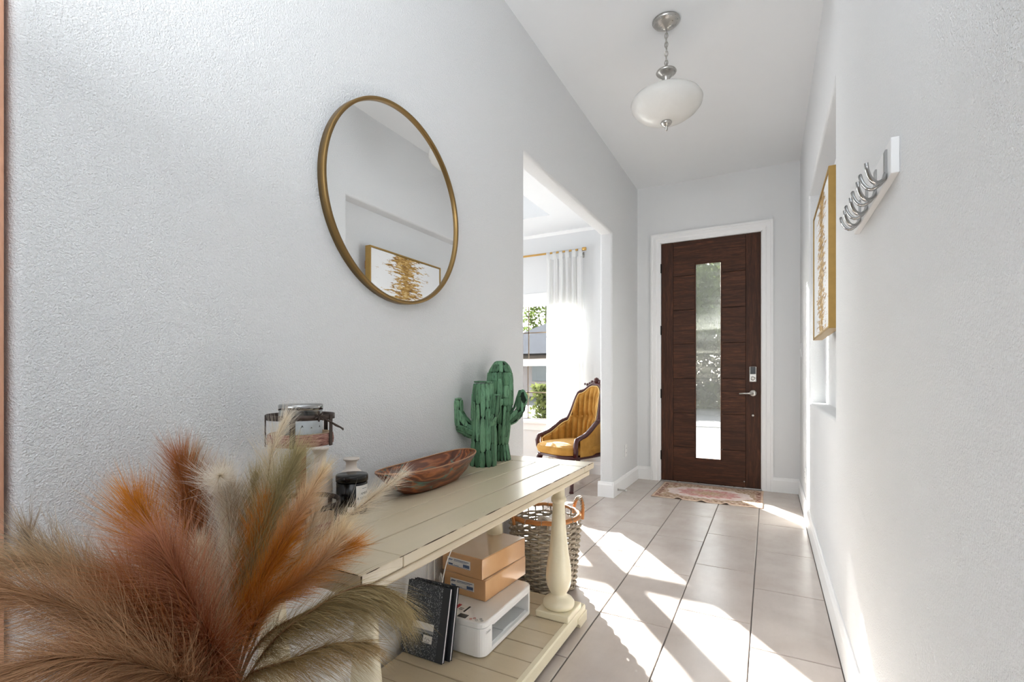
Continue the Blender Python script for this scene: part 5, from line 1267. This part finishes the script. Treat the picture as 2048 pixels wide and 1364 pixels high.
# ------------------------------------------------------------------ outside
struct(MB().box((-60, 5.3, -0.45), (40, 90, -0.15)).build('ground', M['lawn']))
struct(MB().box((-60, 12.5, -0.15), (40, 18.5, -0.135)).build('road', M['road']))
struct(MB().box((-60, 10.2, -0.15), (40, 11.4, -0.13)).build('pavement', M['kerb']))
struct(MB().box((-1.4, 5.27, -0.15), (0.5, 10.2, -0.125)).build('garden_path', M['kerb']))
hs_ = thing('neighbour_house', 'brown house with grey gabled roof across the street, seen through window', 'house', (-14.5, 30, -0.15))
MB().box((-22, 27, -0.15), (-8.5, 35, 2.7)).build('wall', M['house_wall'], hs_)
m = MB(); m.add([(-22.6, 26.4, 2.6), (-8.0, 26.4, 2.6), (-8.0, 35.6, 2.6), (-22.6, 35.6, 2.6), (-19, 31, 4.3), (-11.5, 31, 4.3)], [(0, 1, 5, 4), (1, 2, 5), (2, 3, 4, 5), (3, 0, 4), (0, 3, 2, 1)]); m.build('roof', M['roof'], hs_)
m = MB(); m.add([(-16.2, 25.0, 2.4), (-6.6, 25.0, 2.4), (-10.2, 25.0, 4.4), (-16.2, 31, 2.4), (-6.6, 31, 2.4), (-10.2, 31, 4.4)], [(0, 1, 2), (3, 5, 4), (0, 2, 5, 3), (1, 4, 5, 2), (0, 3, 4, 1)]); m.build('gable', M['roof'], hs_)
for x in (-20, -17, -12.9): MB().box((x, 26.93, 0.8), (x+1.3, 27.0, 2.1)).build('window', M['screen'], hs_)
def leaf_cloud(n, fn, size, seed, mat, name, par):
    r = np.random.default_rng(seed); C = np.array([fn(r) for _ in range(n)]); a_ = r.normal(size=(n, 3)); a_ /= np.linalg.norm(a_, axis=1)[:, None]
    b_ = np.cross(a_, r.normal(size=(n, 3))); b_ /= np.linalg.norm(b_, axis=1)[:, None]; s = size*(0.6+0.8*r.random(n))[:, None]
    V = np.stack([C-a_*s, C+b_*s*0.45, C+a_*s, C-b_*s*0.45], 1).reshape(-1, 3)
    o = MB(); o.v = [tuple(p) for p in V]; o.f = [[4*i, 4*i+1, 4*i+2, 4*i+3] for i in range(n)]; o.sm = [False]*n
    ob = o.build(name, mat, par); ob['kind'] = 'stuff'; return ob
def tree(x, y, h, cr, label, seed, nl=6000, name='tree'):
    t = thing(name, label, 'tree', (x, y, -0.15), group='trees outside the house')
    MB().tube([(x, y, -0.15), (x+0.1, y, h*0.35), (x-0.05, y+0.1, h*0.8)], [0.16*h/5, 0.12*h/5, 0.04], 10).build('trunk', M['bark_tree'], t)
    for k in range(5):
        a_ = k*1.3+seed; MB().tube([(x+0.05, y, h*0.4), (x+cr*0.5*math.cos(a_), y+cr*0.5*math.sin(a_), h*(0.6+0.05*k)), (x+cr*0.8*math.cos(a_), y+cr*0.8*math.sin(a_), h*(0.72+0.05*k))], [0.06, 0.04, 0.015], 6).build('branch', M['bark_tree'], t)
    def fn(r):
        d = r.normal(size=3); d /= np.linalg.norm(d); d *= (0.35+0.65*r.random()**0.5); lump = 1+0.25*math.sin(5*d[0]+seed)*math.cos(4*d[1])
        return np.array([x+d[0]*cr*lump, y+d[1]*cr*lump, h*0.70+d[2]*h*0.34*lump])
    leaf_cloud(nl, fn, 0.19, seed, M['leaf'], 'foliage', t)
tree(-18.0, 40.5, 10.0, 3.2, 'loose leafy tree rising behind the roof of the neighbour house', 2, 2600)
tree(-3.5, 24.2, 6.4, 2.5, 'green tree straight out beyond the front door glass', 5)
tree(-0.6, 31.0, 8.6, 3.3, 'taller green tree farther out beyond the front door', 8)
hg = thing('garden_hedge', 'low olive hedge across the street, seen blurred through the door glass', 'hedge', (-2.5, 20.0, -0.15))
leaf_cloud(9000, lambda r: np.array([-2.5+r.uniform(-5, 5), 20.0+r.uniform(-0.5, 0.5), -0.15+2.7*r.random()]), 0.16, 9, M['bush'], 'foliage', hg)
bs = thing('garden_bush', 'olive green upright bush close outside the dining window', 'bush', (-2.84, 6.55, -0.15))
leaf_cloud(2600, lambda r: np.array([-2.84+r.normal()*0.13, 6.55+r.normal()*0.13, -0.1+1.05*r.random()**0.9]), 0.045, 4, M['bush'], 'foliage', bs)
MB().tube([(-2.84, 6.55, -0.15), (-2.82, 6.55, 0.35), (-2.85, 6.53, 0.85)], [0.02, 0.015, 0.006], 7).build('stem', M['bark_tree'], bs)
